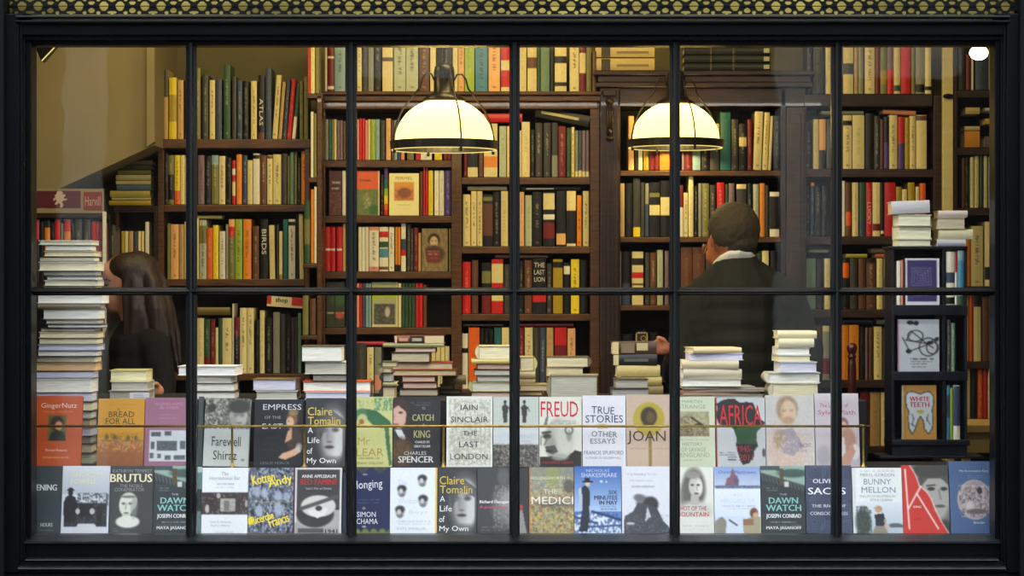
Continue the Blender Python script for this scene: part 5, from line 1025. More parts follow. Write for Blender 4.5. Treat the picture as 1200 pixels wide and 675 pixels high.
GY = (90, 86, 76); PGN = {WH: 'white', CR: 'cream', LV: 'bluish', GR: 'grey', TN: 'tan', PKT: 'pinkish'}; BR = (84, 58, 38); DKC = (44, 42, 40); WHC = (226, 224, 214)

# tall white pile near the left side, standing on the middle step
p1 = [(45, 113, 283.5, 289, 'f', CR, WHC), (52, 111, 289, 296, 'f', WH, GY), (51, 116, 296.6, 303, 'f', CR, TN), (45, 115, 303, 309, 'f', CR, DKC), (45, 119, 309, 319.6, 'f', CR, WHC), (50, 117, 320, 326, 'f', GR, DKC),
      (54, 119, 326, 331, 'f', WH, GY), (51, 119, 331, 337.5, 'f', CR, WHC), (50, 118, 337.5, 347, 'f', CR, GY), (43, 125, 348, 359, 'f', WH, WHC), (44, 122, 359, 365.5, 's', GR, (128, 112, 84)), (50, 121, 366, 378, 'f', WH, (150, 150, 136)),
      (53, 120, 378, 383.5, 'f', GR, (110, 100, 84)), (55, 124, 383.5, 388, 'f', WH, DKC), (47, 116, 388, 392.5, 'f', CR, GY), (45, 120, 392.5, 399.6, 'f', CR, TN), (45, 119, 399.6, 407, 'f', CR, BR), (44, 120, 407, 414, 'f', LV, (160, 160, 176)),
      (43, 118, 414, 421, 'f', WH, GY), (42, 117, 421, 428.4, 'f', CR, DKC), (39, 117, 428.6, 438, 'f', (226, 190, 140), (196, 150, 90)), (38.6, 114, 438, 447, 'f', LV, DKC), (38.4, 112, 447, 463, 'f', WH, WHC),
      (40, 112, 463, 474, 'f', LV, GY), (40, 112.6, 474, 485, 'f', CR, DKC), (40, 111.6, 485, 494, 'f', WH, GY), (40, 111, 494, 503.6, 'f', TN, GY), (40, 112, 503.6, 514, 'f', LV, (130, 130, 150)), (40, 111.4, 514, 523, 'f', GR, GY), (40, 112, 523, 533.6, 'f', CR, BR), (40, 112, 533.6, 546.6, 'f', (206, 210, 180), GY)]
pile(p1, T2, .27, 'tall pile behind the orange cover', 'books in the tall pile near the left end', depth=.125)
T3Y = .42
def base3(Y): return T3
def fit(rows, Y):
    """shift the rows so that the lowest one rests on the top step seen at depth Y"""
    yb_ = 337.5 + (CAMZ - T3) * F / (Y + D0)
    dl = yb_ - rows[-1][3]
    r = list(rows); a = list(r[-1]); a[3] = yb_; r[-1] = tuple(a)
    return r
def pile3(rows, Y, where, group, **kw):
    r = fit(rows, Y)
    return pile(r, T3, Y, where, group, **kw)
pile3([(128, 176, 433, 446, 'f', (236, 232, 190), (214, 206, 140)), (129, 178, 446.5, 457.5, 'f', GR, WHC), (127, 178, 458, 468, 'f', GR, WHC)], .47, 'short pile in front of the woman', 'short pile in front of the woman')
g = empty('price_card', (PX(163.5, .45), .452, T3)); tag(g, 'small white card tucked against the short pile in front of the woman', 'card')
MB().box(-S(11.5, .45), S(11.5, .45), 0, .0012, S(1, .45), S(8.6, .45)).build('card', M['card'], g); tb = MB()
for k in range(3): tb.box(-S(7, .45), S(6 - k, .45), -.0006, 0, S(2.6 + k * 2, .45), S(3.0 + k * 2, .45), (120, 120, 130))
tb.build('printed_lines', M['ink'], g)
pile3([(209, 281, 428.6, 440, 'f', (248, 248, 244), (246, 246, 240), dict(yaw=-2.5)), (227, 275, 440.5, 449, 'f', GR, WHC), (227, 278, 449, 459, 'f', WH, GY), (227, 279, 459, 469, 'f', WH, GY)], .47, 'pile behind the leaning grey cover', 'pile behind the leaning grey cover')
pile3([(296, 350, 443.5, 457, 'f', LV, (130, 112, 72)), (299, 351, 458, 468, 'f', GR, WHC)], .47, 'pile above the black profile cover', 'pile above the black profile cover')
pile3([(352.6, 403, 404, 422.6, 'f', WH, (96, 88, 70)), (357, 408, 423, 437.6, 'f', GR, WHC), (366, 412, 437.8, 446, 'f', (150, 146, 136), DKC), (354, 436, 446.4, 458.4, 'f', WH, (214, 90, 40)), (357, 436, 459, 468.6, 'f', LV, WHC)], .47, 'pile beside the second glazing bar', 'pile beside the second glazing bar')
# centre piles, farther back
G6 = 'old books heaped in the middle of the upper step'
pile3([(462, 521, 392, 401, 's', TN, (120, 56, 40), dict(deco=[(.62, 1, .04, .96, (220, 200, 150)), (.32, .60, .04, .96, (40, 32, 30)), (.02, .06, .04, .96, (220, 200, 150)), (.10, .28, .3, .7, (200, 150, 120)), (.36, .56, .3, .7, (200, 190, 160))])), (449, 521, 401, 405.4, 's', TN, (150, 150, 100)), (462, 512, 405.6, 411.6, 'f', PKT, BR), (458, 505, 411.8, 423.4, 'f', (196, 182, 150), DKC), (456, 531, 424, 432.4, 'l', TN, (196, 84, 50)), (459, 536, 432.6, 440, 'f', (206, 184, 140), (110, 80, 50)), (471, 512, 440.4, 447.6, 'f', PKT, (130, 50, 40)), (471, 513, 447.8, 455.4, 'f', PKT, (110, 50, 40)), (468, 515, 455.6, 465.4, 'f', (196, 182, 156), DKC)], .74, 'dishevelled pile under the central bay', G6)
pile3([(447, 466.5, 424, 430.5, 'l', TN, (70, 90, 50)), (448, 461, 430.5, 437, 'l', TN, (150, 140, 100)), (448, 462, 437, 448, 'l', GR, (60, 68, 56)), (449, 466.6, 448, 453, 's', TN, (170, 160, 110)), (448, 465, 453, 465, 'l', TN, (50, 52, 42))], .50, 'low pile left of the dishevelled one', G6, depth=.12)
pile3([(513, 536.6, 434, 440, 'f', (206, 180, 140), (140, 110, 70)), (518, 546.4, 440.4, 450.6, 's', TN, (132, 118, 70)), (515, 532, 451, 457, 'f', (180, 168, 140), GY), (514, 540, 457, 465, 'f', (170, 160, 120), DKC)], .90, 'low pile right of the dishevelled pile', G6, depth=.11)
pile3([(560, 606, 404.6, 420.4, 'l', CR, (216, 206, 160)), (552, 606, 420.6, 426, 's', TN, (206, 184, 110)), (558, 606, 426, 432.4, 'f', PKT, (150, 100, 60)), (555, 607, 432.6, 440, 'f', (190, 186, 170), DKC), (558, 607, 440, 447, 'f', (190, 186, 170), GY), (552, 607, 447.2, 458.6, 'l', (206, 204, 186), (186, 184, 120)), (552, 607, 459, 464, 'f', PKT, BR)], .62, 'pile just left of the middle glazing bar', G6)
pile3([(609, 626, 417.6, 434.4, 'r', CR, (216, 200, 130)), (608, 627.6, 434.6, 443, 's', TN, (206, 186, 140)), (608, 627, 443, 449.6, 's', TN, (196, 170, 120)), (607, 641, 450, 458, 'f', TN, (206, 186, 130), dict(yaw=6)), (609, 637, 458, 468, 'f', TN, (190, 160, 100), dict(yaw=-4))], .80, 'pile just right of the middle glazing bar', G6, depth=.12)
pile3([(640, 690, 417.6, 430.4, 'r', CR, (116, 104, 80)), (640, 684, 430.6, 441, 'f', CR, TN), (641, 688, 441, 462, 'f', TN, BR)], .92, 'pile behind the thick book', G6, depth=.09)
pile3([(645, 701.6, 439.6, 464, 'l', (186, 184, 166), (150, 138, 108), dict(yaw=-3))], .47, '', G6)
bpy.context.view_layer.update()
for o in COL.objects:
    if o.get('label', '').endswith(', '): o['label'] = 'thick single book with pale rounded spine, lying behind the red-titled portrait cover'
pile3([(716, 769, 400, 414.6, 's', CR, (74, 50, 34), dict(deco=[(.2, .5, .1, .9, (130, 110, 80)), (.55, .8, .3, .9, (196, 180, 130)), (.0, .14, .02, .98, (216, 196, 140))])), (718, 770, 415, 428, 's', CR, (34, 34, 30), dict(deco=[(.0, .12, .02, .96, (210, 194, 140)), (.25, .8, .35, .6, (96, 96, 86))])), (721, 773, 428.4, 442, 's', CR, (206, 184, 116), dict(deco=[(.1, .95, .0, .08, (120, 90, 50))])), (723, 775, 442, 452, 's', CR, (190, 166, 100)), (725, 777, 452, 465, 's', CR, (150, 130, 80))], .72, 'pile by the hand of the man', G6, depth=.13)
pile3([(719, 759.6, 444, 455, 'f', (176, 170, 156), (70, 62, 50)), (715, 761, 455.4, 465, 'f', (170, 168, 160), (60, 58, 52))], .46, 'pair of grey books left of the hand', G6, depth=.16)
pile3([(806, 866, 406.4, 413, 's', CR, (232, 206, 160), dict(yaw=8)), (805, 871, 413.2, 421.6, 'f', LV, (216, 214, 230)), (797, 866, 421.8, 432, 's', WH, (214, 200, 164)), (797, 868, 432.2, 443, 's', WH, (206, 196, 170), dict(yaw=3)), (797, 870, 443.2, 452.6, 'f', WH, (210, 204, 186)), (797, 884, 452.8, 455.6, 'f', GR, (196, 192, 176), dict(yaw=3)), (799, 898, 455.8, 458.8, 'f', GR, (170, 164, 150), dict(yaw=-4)), (796, 890, 459, 462, 'f', TN, (206, 130, 90), dict(yaw=2)), (798, 895, 462, 466, 'f', GR, (180, 172, 156))], .47, 'pile in front of the man', 'pale pile in front of the man')
pile3([(907.6, 957, 386, 395, 's', CR, (226, 218, 170)), (909, 954, 395.2, 405.4, 's', CR, (224, 216, 180)), (907, 950, 405.6, 414.4, 'f', WH, WHC), (907, 950, 414.6, 422.6, 'f', CR, WHC), (909.6, 957.6, 423, 435.6, 'f', LV, (224, 224, 232)), (897, 962, 436.6, 449, 'l', WH, (226, 222, 200)), (901, 960, 449.2, 463.6, 'l', CR, (214, 208, 180))], .47, 'neat pale pile right of the man', 'neat pale pile right of the man')

# flat books on the bookcases: x0 x1 ytop ybottom colour, resting on upright ones
def lying(x0, x1, y0, y1, cc, label, Y=YC + .03, mode='s', page=CR, depth=.13, roll=0, deco=None):
    flat_book(x0, x1, PZ(y1, Y) + .001, PZ(y0, Y), Y, page, cc, mode, label, 'books lying flat on the shelves', depth=depth, roll=roll, name='lying_book', deco=deco)
LD = [(.08, .55, .3, .6, (226, 220, 190))]
lying(229, 262.6, 252.6, 256.6, (186, 178, 110), 'olive book lying across upright books, third shelf of wall bookcase')
lying(231, 272, 360.2, 369.6, (116, 96, 40), 'brown box-like volume lying above upright books, lowest shelf of wall bookcase')
lying(565, 612, 133, 143.4, PAL['r'], 'bright red book lying on cream upright ones, wide central bay')
lying(626, 690, 130, 143, (44, 42, 26), 'heavy dark book slumped at an angle over upright books, wide central bay', roll=11, deco=[(.1, .8, .4, .65, (196, 186, 130))])
lying(548, 594, 218.6, 223, (196, 188, 150), 'thin pale book lying on cream upright ones, second shelf, wide central bay')
lying(611, 680, 218.6, 223.6, (36, 34, 30), 'thin black book with pale lettering lying flat, second shelf, wide central bay', deco=LD)
lying(580, 642, 298.6, 302.8, (120, 90, 70), 'thin brown book lying flat, third shelf of the wide central bay')
lying(602, 672, 379, 383.4, (116, 34, 34), 'thin dark red book lying flat, bottom shelf of the wide central bay')
lying(543, 590, 379.8, 383, (60, 52, 46), 'very thin dark book lying flat over the orange one, wide central bay')
lying(697, 767, 68.4, 82.6, (216, 190, 118), 'cream book with dark square on spine, lower of two atop the dark bookcase', deco=[(.10, .25, .05, .95, (60, 52, 40)), (.36, .9, .3, .5, (150, 126, 80))])
lying(697, 767, 53, 67.4, (216, 190, 118), 'cream book with dark square on spine, upper of two atop the dark bookcase', deco=[(.10, .25, .05, .95, (60, 52, 40)), (.36, .9, .3, .5, (150, 126, 80))])
for k, (a, b, nm) in enumerate(((74.4, 82.8, 'lowest'), (64.8, 73.6, 'middle'), (55, 64, 'topmost'))):
    lying(800, 903, a, b, (40, 44, 34), f'long dark green volume with gilt bands, {nm} of three above the man', deco=[(.30, .32, 0, 1, (90, 84, 50)), (.56, .58, 0, 1, (90, 84, 50)), (.92, .985, .2, .8, (196, 190, 150))])
lying(960, 1012, 130, 134.8, (120, 124, 104), 'grey-green book lying on upright books behind a glazing bar, top shelf')
lying(1031, 1073, 129, 134.6, (206, 140, 104), 'salmon pink book lying slightly askew on upright books, top shelf right of post', roll=3)
lying(988, 1016, 297.6, 302.6, (176, 166, 60), 'mustard book lying on upright books, third shelf right of post')
lying(1022, 1046, 297.8, 302.6, (186, 96, 40), 'rust orange book lying flat under a brown one, third shelf right of post')
lying(1018, 1046, 291, 297, (120, 104, 76), 'brown book lying on top of the rust orange one, third shelf right of post')
lying(944, 972, 292, 297, (70, 76, 56), 'dark patterned book lying flat behind the glazing bar, third shelf right of post', deco=[(.1, .9, .2, .8, (130, 130, 110))])
lying(986, 1023, 374.6, 380, (36, 38, 60), 'dark navy book lying on amber upright ones, fourth shelf right of post')
lying(1024, 1045, 374.6, 380.4, (130, 134, 116), 'grey book lying on upright ones, fourth shelf right of post')
lying(1127, 1148, 126, 134, (216, 190, 116), 'cream book, upper of those lying in the corner bookcase')
lying(1150, 1165, 126.4, 130.6, (206, 204, 196), 'white book lying beside the pale wall of the corner bookcase, upper shelf')
lying(1150, 1166, 139, 146, (216, 176, 60), 'yellow book lying at the end of the corner bookcase')
lying(1126, 1148, 153.6, 173, (224, 150, 50), 'amber box-like book lying in the corner bookcase')
lying(1126, 1148, 148, 153.2, (206, 196, 150), 'thin cream book lying on the amber one, corner bookcase')
lying(1150, 1166, 160, 173, (110, 96, 100), 'mauve book lying beside the amber one, corner bookcase')
lying(418, 452, 400, 405, (196, 50, 70), 'bright pink-red book lying flat over grey ones, bottom shelf of narrow bay')
# books on top of the low bookcase behind the woman
yk = 241.4
for (x0, x1, y0, y1, cc, lb) in ((128, 180, 235, 241, (206, 174, 40), 'golden yellow'), (131, 180, 231.6, 234.8, (206, 196, 130), 'thin cream'), (129, 179, 223.6, 231.4, (206, 186, 90), 'cream and black printed'), (137, 180, 217, 223.4, (96, 120, 134), 'slate blue'), (136, 180, 212, 216.8, (206, 192, 134), 'pale thin'), (136, 180, 205, 211.8, (206, 190, 130), 'thick cream'), (138, 180, 199.6, 204.8, (120, 116, 60), 'olive'), (141, 181, 194, 199.4, (60, 72, 46), 'dark green'), (150, 182, 188, 193.8, (96, 84, 60), 'small brown')):
    lying(x0, x1, y0, y1, cc, f'{lb} paperback in the stack on the low bookcase behind the woman', Y=YK + .01)
# leaning boxed set with red ends, lowest shelf of the wall bookcase
bx_ = empty('game_box', (PX(333, YC), YC + .02, PZ(359, YC)), (0, math.radians(4), 0)); tag(bx_, 'tilted flat box with red ends and black writing, above the dark upright books', 'box')
MB().box(-S(21, YC), S(21, YC), 0, .14, -.004, S(11, YC), (236, 222, 168)).build('lid', M['cover'], bx_)
MB().box(-S(21, YC) , -S(16, YC), -.001, 0, S(1.6, YC), S(11, YC), (206, 34, 30)).box(S(8, YC), S(21, YC), -.001, 0, S(1.6, YC), S(11, YC), (206, 34, 30)).build('end_print', M['ink'], bx_)
tb = MB(); add_text(tb, 'shop', -S(4, YC), S(6.4, YC), S(14, YC), S(7, YC), (30, 28, 26), -.002, .02); tb.build('lettering', M['ink'], bx_)

# small framed card on the dark shelf
fc = empty('framed_card', (PX(752, YC), YC + .0, PZ(441.5, YC))); tag(fc, 'small pale-framed card with a ring motif, standing on dark shelf above the piled books', 'card')
h0 = S(441.5 - 403, YC)
MB().box(-S(7, YC), S(7, YC), 0, .006, 0, S(52, YC), (60, 44, 30)).build('board', M['cover'], fc)
fm = MB()
for (u0, u1, v0, v1) in ((-7, -5.6, 38, 52), (5.6, 7, 38, 52), (-7, 7, 50.8, 52), (-7, 7, 38, 39)): fm.box(S(u0, YC), S(u1, YC), -.003, 0, S(v0, YC), S(v1, YC), (190, 170, 120))
fm.build('border', M['ink'], fc)
MB().tube([(S(2, YC) + math.cos(a / 10 * math.tau) * .011, -.003, S(45, YC) + math.sin(a / 10 * math.tau) * .011) for a in range(11)], .0015, 6, (190, 170, 120)).build('ring_motif', M['ink'], fc)

# ------------------------------------------------------------------ red sign with a rampant lion
sg = empty('sign_board', (PX(80, YJ), YJ + .02, PZ(249.4, YJ))); tag(sg, 'dark red sign board with a pale rampant lion and serif name panel', 'sign')
def sx(p): return PX(p, YJ) - PX(80, YJ)
def sz(p): return PZ(p, YJ) - PZ(249.4, YJ)
MB().box(sx(39), sx(120.5), 0, .012, 0, sz(221), (150, 136, 100)).build('board', M['cover'], sg)
MB().box(sx(42), sx(93.5), -.0015, 0, sz(243.6), sz(223.4), (86, 22, 34)).build('lion_panel', M['ink'], sg)
MB().box(sx(97), sx(118.4), -.0015, 0, sz(246), sz(224.6), (130, 44, 36)).build('name_panel', M['ink'], sg)
lp = [(66, 224), (70, 223.6), (73, 225), (72, 227.6), (75, 227), (76, 229.6), (73.6, 231), (75, 233), (78, 232), (77, 234.6), (73, 235), (71.6, 237), (73.6, 239.6), (72, 243), (69, 243), (70, 239.6), (67.6, 237.6), (65, 240), (63, 239), (65.6, 235), (64, 233.6), (62, 235.6), (61, 233), (64, 230.6), (62.6, 228.6), (65, 227.6)]
lm = MB(); n = len(lp); lm.v += [(sx(a), -.003, sz(b)) for a, b in lp]; lm.c += [(206, 180, 160)] * n; lm.f.append(tuple(range(n)))
lm.build('lion_emblem', M['ink'], sg)
tb = MB(); add_text(tb, 'Harvill', sx(107.7), sz(235.4), S(18, YJ), S(11, YJ), (206, 170, 140), -.003, .0); tb.build('lettering', M['ink'], sg)

# ------------------------------------------------------------------ pendant lamps
def pendant(px, Yl, rim_px, yrim, label):
    r_ = S(rim_px / 2, Yl); zr = PZ(yrim, Yl)
    R = empty('pendant_lamp', (PX(px, Yl), Yl, zr)); tag(R, label, 'lamp', 'pendant lamps with milk glass shades')
    k = r_ / .2
    prof = [(.186 * k * math.cos(a), .012 + .165 * k * math.sin(a)) for a in [i / 14 * math.radians(78) for i in range(15)]]
    MB().lathe(prof, seg=48).build('shade', M['milk'], R, smooth=True)
    MB().lathe([(.186 * k, -.018), (.203 * k, -.018), (.206 * k, .014), (.186 * k, .014)], seg=48, closed=True).build('rim_band', M['bronze'], R, smooth=False)
    MB().lathe([(.192 * k, -.0212), (.199 * k, -.0212), (.199 * k, -.0182), (.192 * k, -.0182)], seg=48, closed=True).build('glass_lip', M['milk'], R)
    MB().lathe([(.001, .235 * k + .075), (.020, .235 * k + .074), (.036, .235 * k + .062), (.040, .235 * k + .04), (.040, .20 * k), (.048, .195 * k), (.082 * k, .172 * k), (.080 * k, .164 * k), (.001, .164 * k)], seg=24).build('lamp_housing', M['bronze'], R, smooth=True)
    for i in range(4):
        an = math.radians(20 + 90 * i); ca, sa = math.cos(an), math.sin(an)
        pts = [(.040, .245 * k), (.052, .268 * k), (.072, .270 * k), (.088, .250 * k), (.098, .215 * k), (.130 * k, .176 * k), (.165 * k, .130 * k), (.188 * k, .080 * k), (.199 * k, .03 * k), (.200 * k, 0)]
        MB().tube([(a * ca, a * sa, b) for a, b in pts], .0036, 6).build('guard_rod', M['bronze'], R, smooth=True)
        MB().lathe([(.0001, -.034), (.006, -.032), (.006, -.014), (.0001, -.014)], (.196 * k * ca, .196 * k * sa, 0), 10).build('rim_screw', M['bronze'], R)
    MB().tube([(0, 0, .235 * k + .07), (.003, 0, .45), (0, 0, RZ - zr)], .004, 6).build('hanging_cord', M['bronze'], R)
    ch = MB()
    for i in range(9): ch.ellipsoid((0, 0, .235 * k + .085 + i * .016), (.006, .004, .010), 8, 6)
    ch.build('chain', M['bronze'], R, smooth=True)
    l = bpy.data.lights.new('bulb_light', 'POINT'); l.energy = 9.0; l.color = WARM; l.shadow_soft_size = .04
    o = bpy.data.objects.new('bulb_light', l); o.location = (0, 0, .075); COL.objects.link(o); o.parent = R
    return R
pendant(520.5, .9, 124, 170, 'left pendant lamp with milk glass dome, wire guards and dark bronze rim')
pendant(791.5, 1.8, 111, 168, 'right pendant lamp with milk glass dome, partly behind a glazing bar')
# bright little wall spotlight in the far upper corner and the one at the left
YB = 1.35
sl = empty('spotlight', (PX(1147, YB), YB, PZ(62, YB))); tag(sl, 'small glaring warm spotlight high in the far upper corner pane', 'lamp')
MB().ellipsoid((0, 0, 0), (S(11, YB), .03, S(8.5, YB)), 20, 12).build('bulb', M['bulb'], sl, smooth=True)
MB().lathe([(.02, .0), (.046, .0), (.05, .05), (.03, .07), (.001, .075)], (0, .035, .0), 20).build('lamp_housing', M['iron'], sl)
MB().tube([(0, .035, .07), (0, .035, RZ - PZ(62, YB))], .006).build('stem', M['iron'], sl)
YB = .6
sl = empty('spotlight', (PX(54, YB), YB, PZ(60, YB))); tag(sl, 'dark angular spotlight head with one lit edge, hanging by the pale wall', 'lamp')
hb = MB(); hb.prism_y([(PX(a, YB) - PX(54, YB), PZ(b, YB) - PZ(60, YB)) for a, b in ((41, 50), (50, 73), (68, 52), (60, 40))], -.03, .04); hb.build('lamp_housing', M['bronze'], sl, bevel=.002)
MB().tube([(PX(51, YB) - PX(54, YB), -.034, PZ(72.4, YB) - PZ(60, YB)), (PX(68, YB) - PX(54, YB), -.034, PZ(54.5, YB) - PZ(60, YB))], .0022, 6).build('glass_edge', M['milk'], sl)
MB().tube([(0, 0, S(14, YB)), (0, 0, RZ - PZ(60, YB))], .006).build('stem', M['iron'], sl)

# ------------------------------------------------------------------ navy display unit at the right with books
YN = .55
def nx(p): return PX(p, YN)
ND = empty('display_unit', (nx(1089), YN, T2)); tag(ND, 'dark navy free-standing shelf unit holding face-out paperbacks', 'shelf unit')
def nb(n, x0, x1, y0, y1, a, b):
    MB().box(nx(x0) - nx(1089), nx(x1) - nx(1089), a, b, PZ(y1, YN) - T2, PZ(y0, YN) - T2).build(n, M['navy'], ND, bevel=.002)
zb = 337.5 + (CAMZ - T2) * F / (YN + D0)
nb('side_panel', 1045, 1048.4, 289.6, zb, 0, .17); nb('divider', 1104.6, 1108.4, 292, 516, 0, .17); nb('side_panel', 1130.6, 1133.6, 291, zb, 0, .17)
nb('top_board', 1042, 1134, 288.6, 291.8, -.006, .17); nb('back_panel', 1048.4, 1130.6, 292, zb, .16, .17)
nb('shelf', 1046, 1134, 357.6, 369.6, -.004, .16); nb('shelf', 1046, 1134, 435.6, 446, -.004, .16); nb('shelf', 1044, 1136, 515.4, 522, -.01, .16); nb('base_panel', 1030, 1152, 534, zb, -.02, .17); nb('base_panel', 1048, 1131, 522, 534, 0, .16)
yb1 = 357.6
def nspine(x0, x1, top, base, code, label):
    me = spine_mesh('upright_book', S(x1 - x0, YN) - .001, S(base - top, YN), .12, code); o = link('upright_book', me); o.location = (nx((x0 + x1) / 2), YN + .006, PZ(base, YN) + .0005)
    tag(o, label, 'book', 'spines in the navy display unit')
for a in ((1051, 1055.6, 306, 357.4, 'w', 'white spine at the left of the top cell, navy unit'), (1056, 1058.6, 305, 357.4, 'i', 'pink slim spine in the top cell, navy unit'), (1058.9, 1060.4, 304, 357.4, 'd', 'dark red sliver of a spine in the top cell, navy unit'),
          (1108.8, 1119, 295, 357.4, 'w:b40-60,k86-99', 'white spine with printed letters, narrow top cell of navy unit'), (1119.4, 1122, 295, 357.4, 'w:r0-40', 'thin spine red above and white below, navy unit'), (1122.4, 1130, 293.6, 357.4, 's:u20-70,e84-100', 'turquoise patterned spine, narrow top cell of navy unit'),
          (1110, 1114.6, 375, 435.4, 'g:w', 'dark grey spine with pale lettering, middle cell of navy unit'), (1115, 1119.6, 379, 435.4, 'j:w', 'dull green spine, middle cell of navy unit'),
          (1105.8 + 4, 1113.4, 452, 515.2, 'u:b20-60', 'blue spine in the bottom cell, navy unit'), (1113.8, 1117, 455, 515.2, 'l', 'lime thin spine in the bottom cell, navy unit'), (1117.4, 1125.6, 452, 515.2, 'w:b4-76', 'white spine with a long navy panel, bottom cell of navy unit')):
    nspine(*a)
c = C(1061.2, 303, 1101, 357.6, (228, 226, 230)); c.rect(1063.6, 305, 1098, 354, (62, 54, 104))
for q in range(2, 13, 3):
    for (a, b, d_, e) in ((-1, -1, 1, -1), (1, -1, 1, 1), (1, 1, -1, 1), (-1, 1, -1, -1)): c.line(1079.5 + a * q, 324 + b * q * .9, 1079.5 + d_ * q + 1, 324 + e * q * .9 + 1, .8, (170, 160, 190), .7)
art_book(c, YN + .008, PZ(357.6, YN), 'purple cover with pale nested squares inside a white border', [('Mysteries', 1080, 340.5, 17, 3.4, (196, 180, 196)), ('WORDSWORTH', 1080, 346, 20, 2.6, (160, 150, 180))], (226, 224, 228), thick=.014, lean=2, name='face_out_book')
c = C(1052.4, 374.6, 1100.8, 435.6, (196, 202, 206)); c.rect(1052, 374, 1053.6, 436, (190, 140, 150)); BI = (34, 34, 38)
c.ring(1088, 407, 10.5, 1.2, BI); c.ring(1064, 396, 8, 1.0, BI, .0)
def elr(cx, cy, rx, ry, w):
    for k in range(24):
        a0, a1 = k / 24 * math.tau, (k + 1) / 24 * math.tau; c.line(cx + rx * math.cos(a0), cy + ry * math.sin(a0), cx + rx * math.cos(a1), cy + ry * math.sin(a1), w, BI)
elr(1073, 394, 9, 6.4, 1.0); elr(1093, 408, 7, 7, 1.0)
for a in ((1062, 399, 1086, 403), (1062, 399, 1069, 389), (1069, 389, 1086, 403), (1086, 403, 1100, 396), (1066, 412, 1093, 402), (1058, 396, 1066, 412), (1086, 403, 1094, 408), (1075, 381, 1066, 379)): c.line(*a, 1.1, BI)
c.ell(1067, 378.4, 4, 2.4, BI, .3); c.ell(1074, 379, 3, 2.6, BI, .3); c.ell(1065, 412, 3.4, 2.6, BI, .3); c.ell(1090, 402, 4, 2, BI, .3); c.ell(1098, 398, 2.4, 2.4, BI, .3)
for yy in (421, 424, 427, 430): c.tiny(1067, 1094 - (yy > 426) * 8, yy, (60, 60, 64), .8)
art_book(c, YN + .008, PZ(435.6, YN), 'pale grey cover with a black line drawing of a bicycle', (), (200, 200, 204), thick=.018, lean=2, name='face_out_book')
c = C(1057.4, 452, 1097.6, 515.2, (206, 150, 76)); c.rect(1057, 452, 1059, 516, (206, 196, 170)); c.rect(1059, 452, 1062, 516, (190, 140, 60))
TG = [(1062, 466), (1064, 461), (1070, 460), (1076, 462), (1079, 463), (1083, 461), (1089, 460), (1093, 464), (1094, 472), (1092, 481), (1093, 492), (1092, 502), (1088, 508), (1084, 503), (1083, 494), (1079, 487), (1075, 493), (1072, 503), (1069, 508), (1066, 502), (1065, 490), (1066, 483), (1063, 476)]
for i in range(len(TG)): c.line(*TG[i], *TG[(i + 1) % len(TG)], 2.4, (66, 80, 80))
c.poly(TG, (214, 220, 222)); c.tiny(1074, 1084, 482, (200, 170, 60), .9); c.ell(1079, 483, 4, 2.4, (196, 176, 70), .5, .8)
for a in ((1069, 486, 1071, 492), (1071, 490, 1069, 499), (1088, 486, 1086, 494), (1086, 490, 1090, 498), (1068, 497, 1072, 500)): c.line(*a, .9, (60, 80, 110))
art_book(c, YN + .008, PZ(515.2, YN), 'tan cover with a large white tooth outlined in dark green', [('WHITE', 1077.5, 468, 23, 5.4, (196, 50, 90), .03), ('TEETH', 1077.5, 474.6, 23, 5.4, (196, 50, 90), .03)], (206, 196, 170), thick=.02, lean=2, name='face_out_book')
ztop = PZ(288.6, YN) + .0005
pile([(1041.6, 1090, 236, 251, 's', (226, 196, 130), (208, 206, 210), dict(roll=-2.2, lift=.004)), (1048.6, 1092, 251.4, 264.6, 'f', (238, 236, 206), (228, 226, 200)), (1048.4, 1092, 264.8, 280, 'f', (232, 230, 200), (222, 220, 190)), (1048.6, 1091.6, 280, 288.4, 'f', (226, 224, 196), (214, 212, 180))], ztop, YN + .02, 'left stack on the navy unit', 'two pale stacks on the navy unit', depth=.12)
pile([(1095.6, 1134, 246, 254, 's', CR, (222, 208, 196)), (1094, 1131.4, 254.2, 268, 'f', (214, 202, 170), (206, 192, 160)), (1096, 1140, 268.4, 280.4, 's', CR, (230, 222, 180)), (1094, 1131.6, 280.6, 288.4, 's', CR, (206, 206, 214))], ztop, YN + .02, 'right stack on the navy unit', 'two pale stacks on the navy unit', depth=.12)
# varnished table behind the navy unit, at the right
yt = empty('side_table', (PX(1160, .95), 1.15, 0)); tag(yt, 'small varnished yellow table with papers on it behind the navy unit', 'table')
zt_ = PZ(498, .95)
def tbx(n, a, b, c_, d_, e, f_, mt='yellow_table'):
    MB().box(a, b, c_, d_, e, f_).build(n, M[mt], yt, bevel=.003)
tbx('tabletop', -.12, .20, -.2, .2, zt_ - .03, zt_)
tbx('apron', -.10, .18, -.18, .18, zt_ - .11, zt_ - .03)
for a, b in ((-.10, -.18), (.15, -.18), (-.10, .15), (.15, .15)): tbx('leg', a, a + .03, b, b + .03, 0, zt_ - .11)
# turned wooden finial of a chair back / newel in front of the far shelf
ch = empty('newel_post', (PX(998.5, 1.3), 1.3, 0)); tag(ch, 'turned dark mahogany newel post with a ball finial before amber books', 'post')
zc = PZ(409, 1.3); s_ = S(1, 1.3)
MB().lathe([(.0001, s_ * 7.4), (s_ * 4, s_ * 6.2), (s_ * 6, s_ * 3), (s_ * 6.2, 0), (s_ * 5, -s_ * 4), (s_ * 3.6, -s_ * 6.4), (s_ * 5, -s_ * 7.6), (s_ * 5.2, -s_ * 9.6), (s_ * 3.8, -s_ * 11), (s_ * 4.4, -s_ * 14), (s_ * 5, -s_ * 22), (s_ * 5.2, -s_ * 60), (s_ * 5.2, -zc), (.0001, -zc)], (0, 0, zc), 20).build('turned_post', flat_mat('red_mahogany', (50, 14, 10), (84, 26, 18), .3, 20, coat=.3), ch, smooth=True)

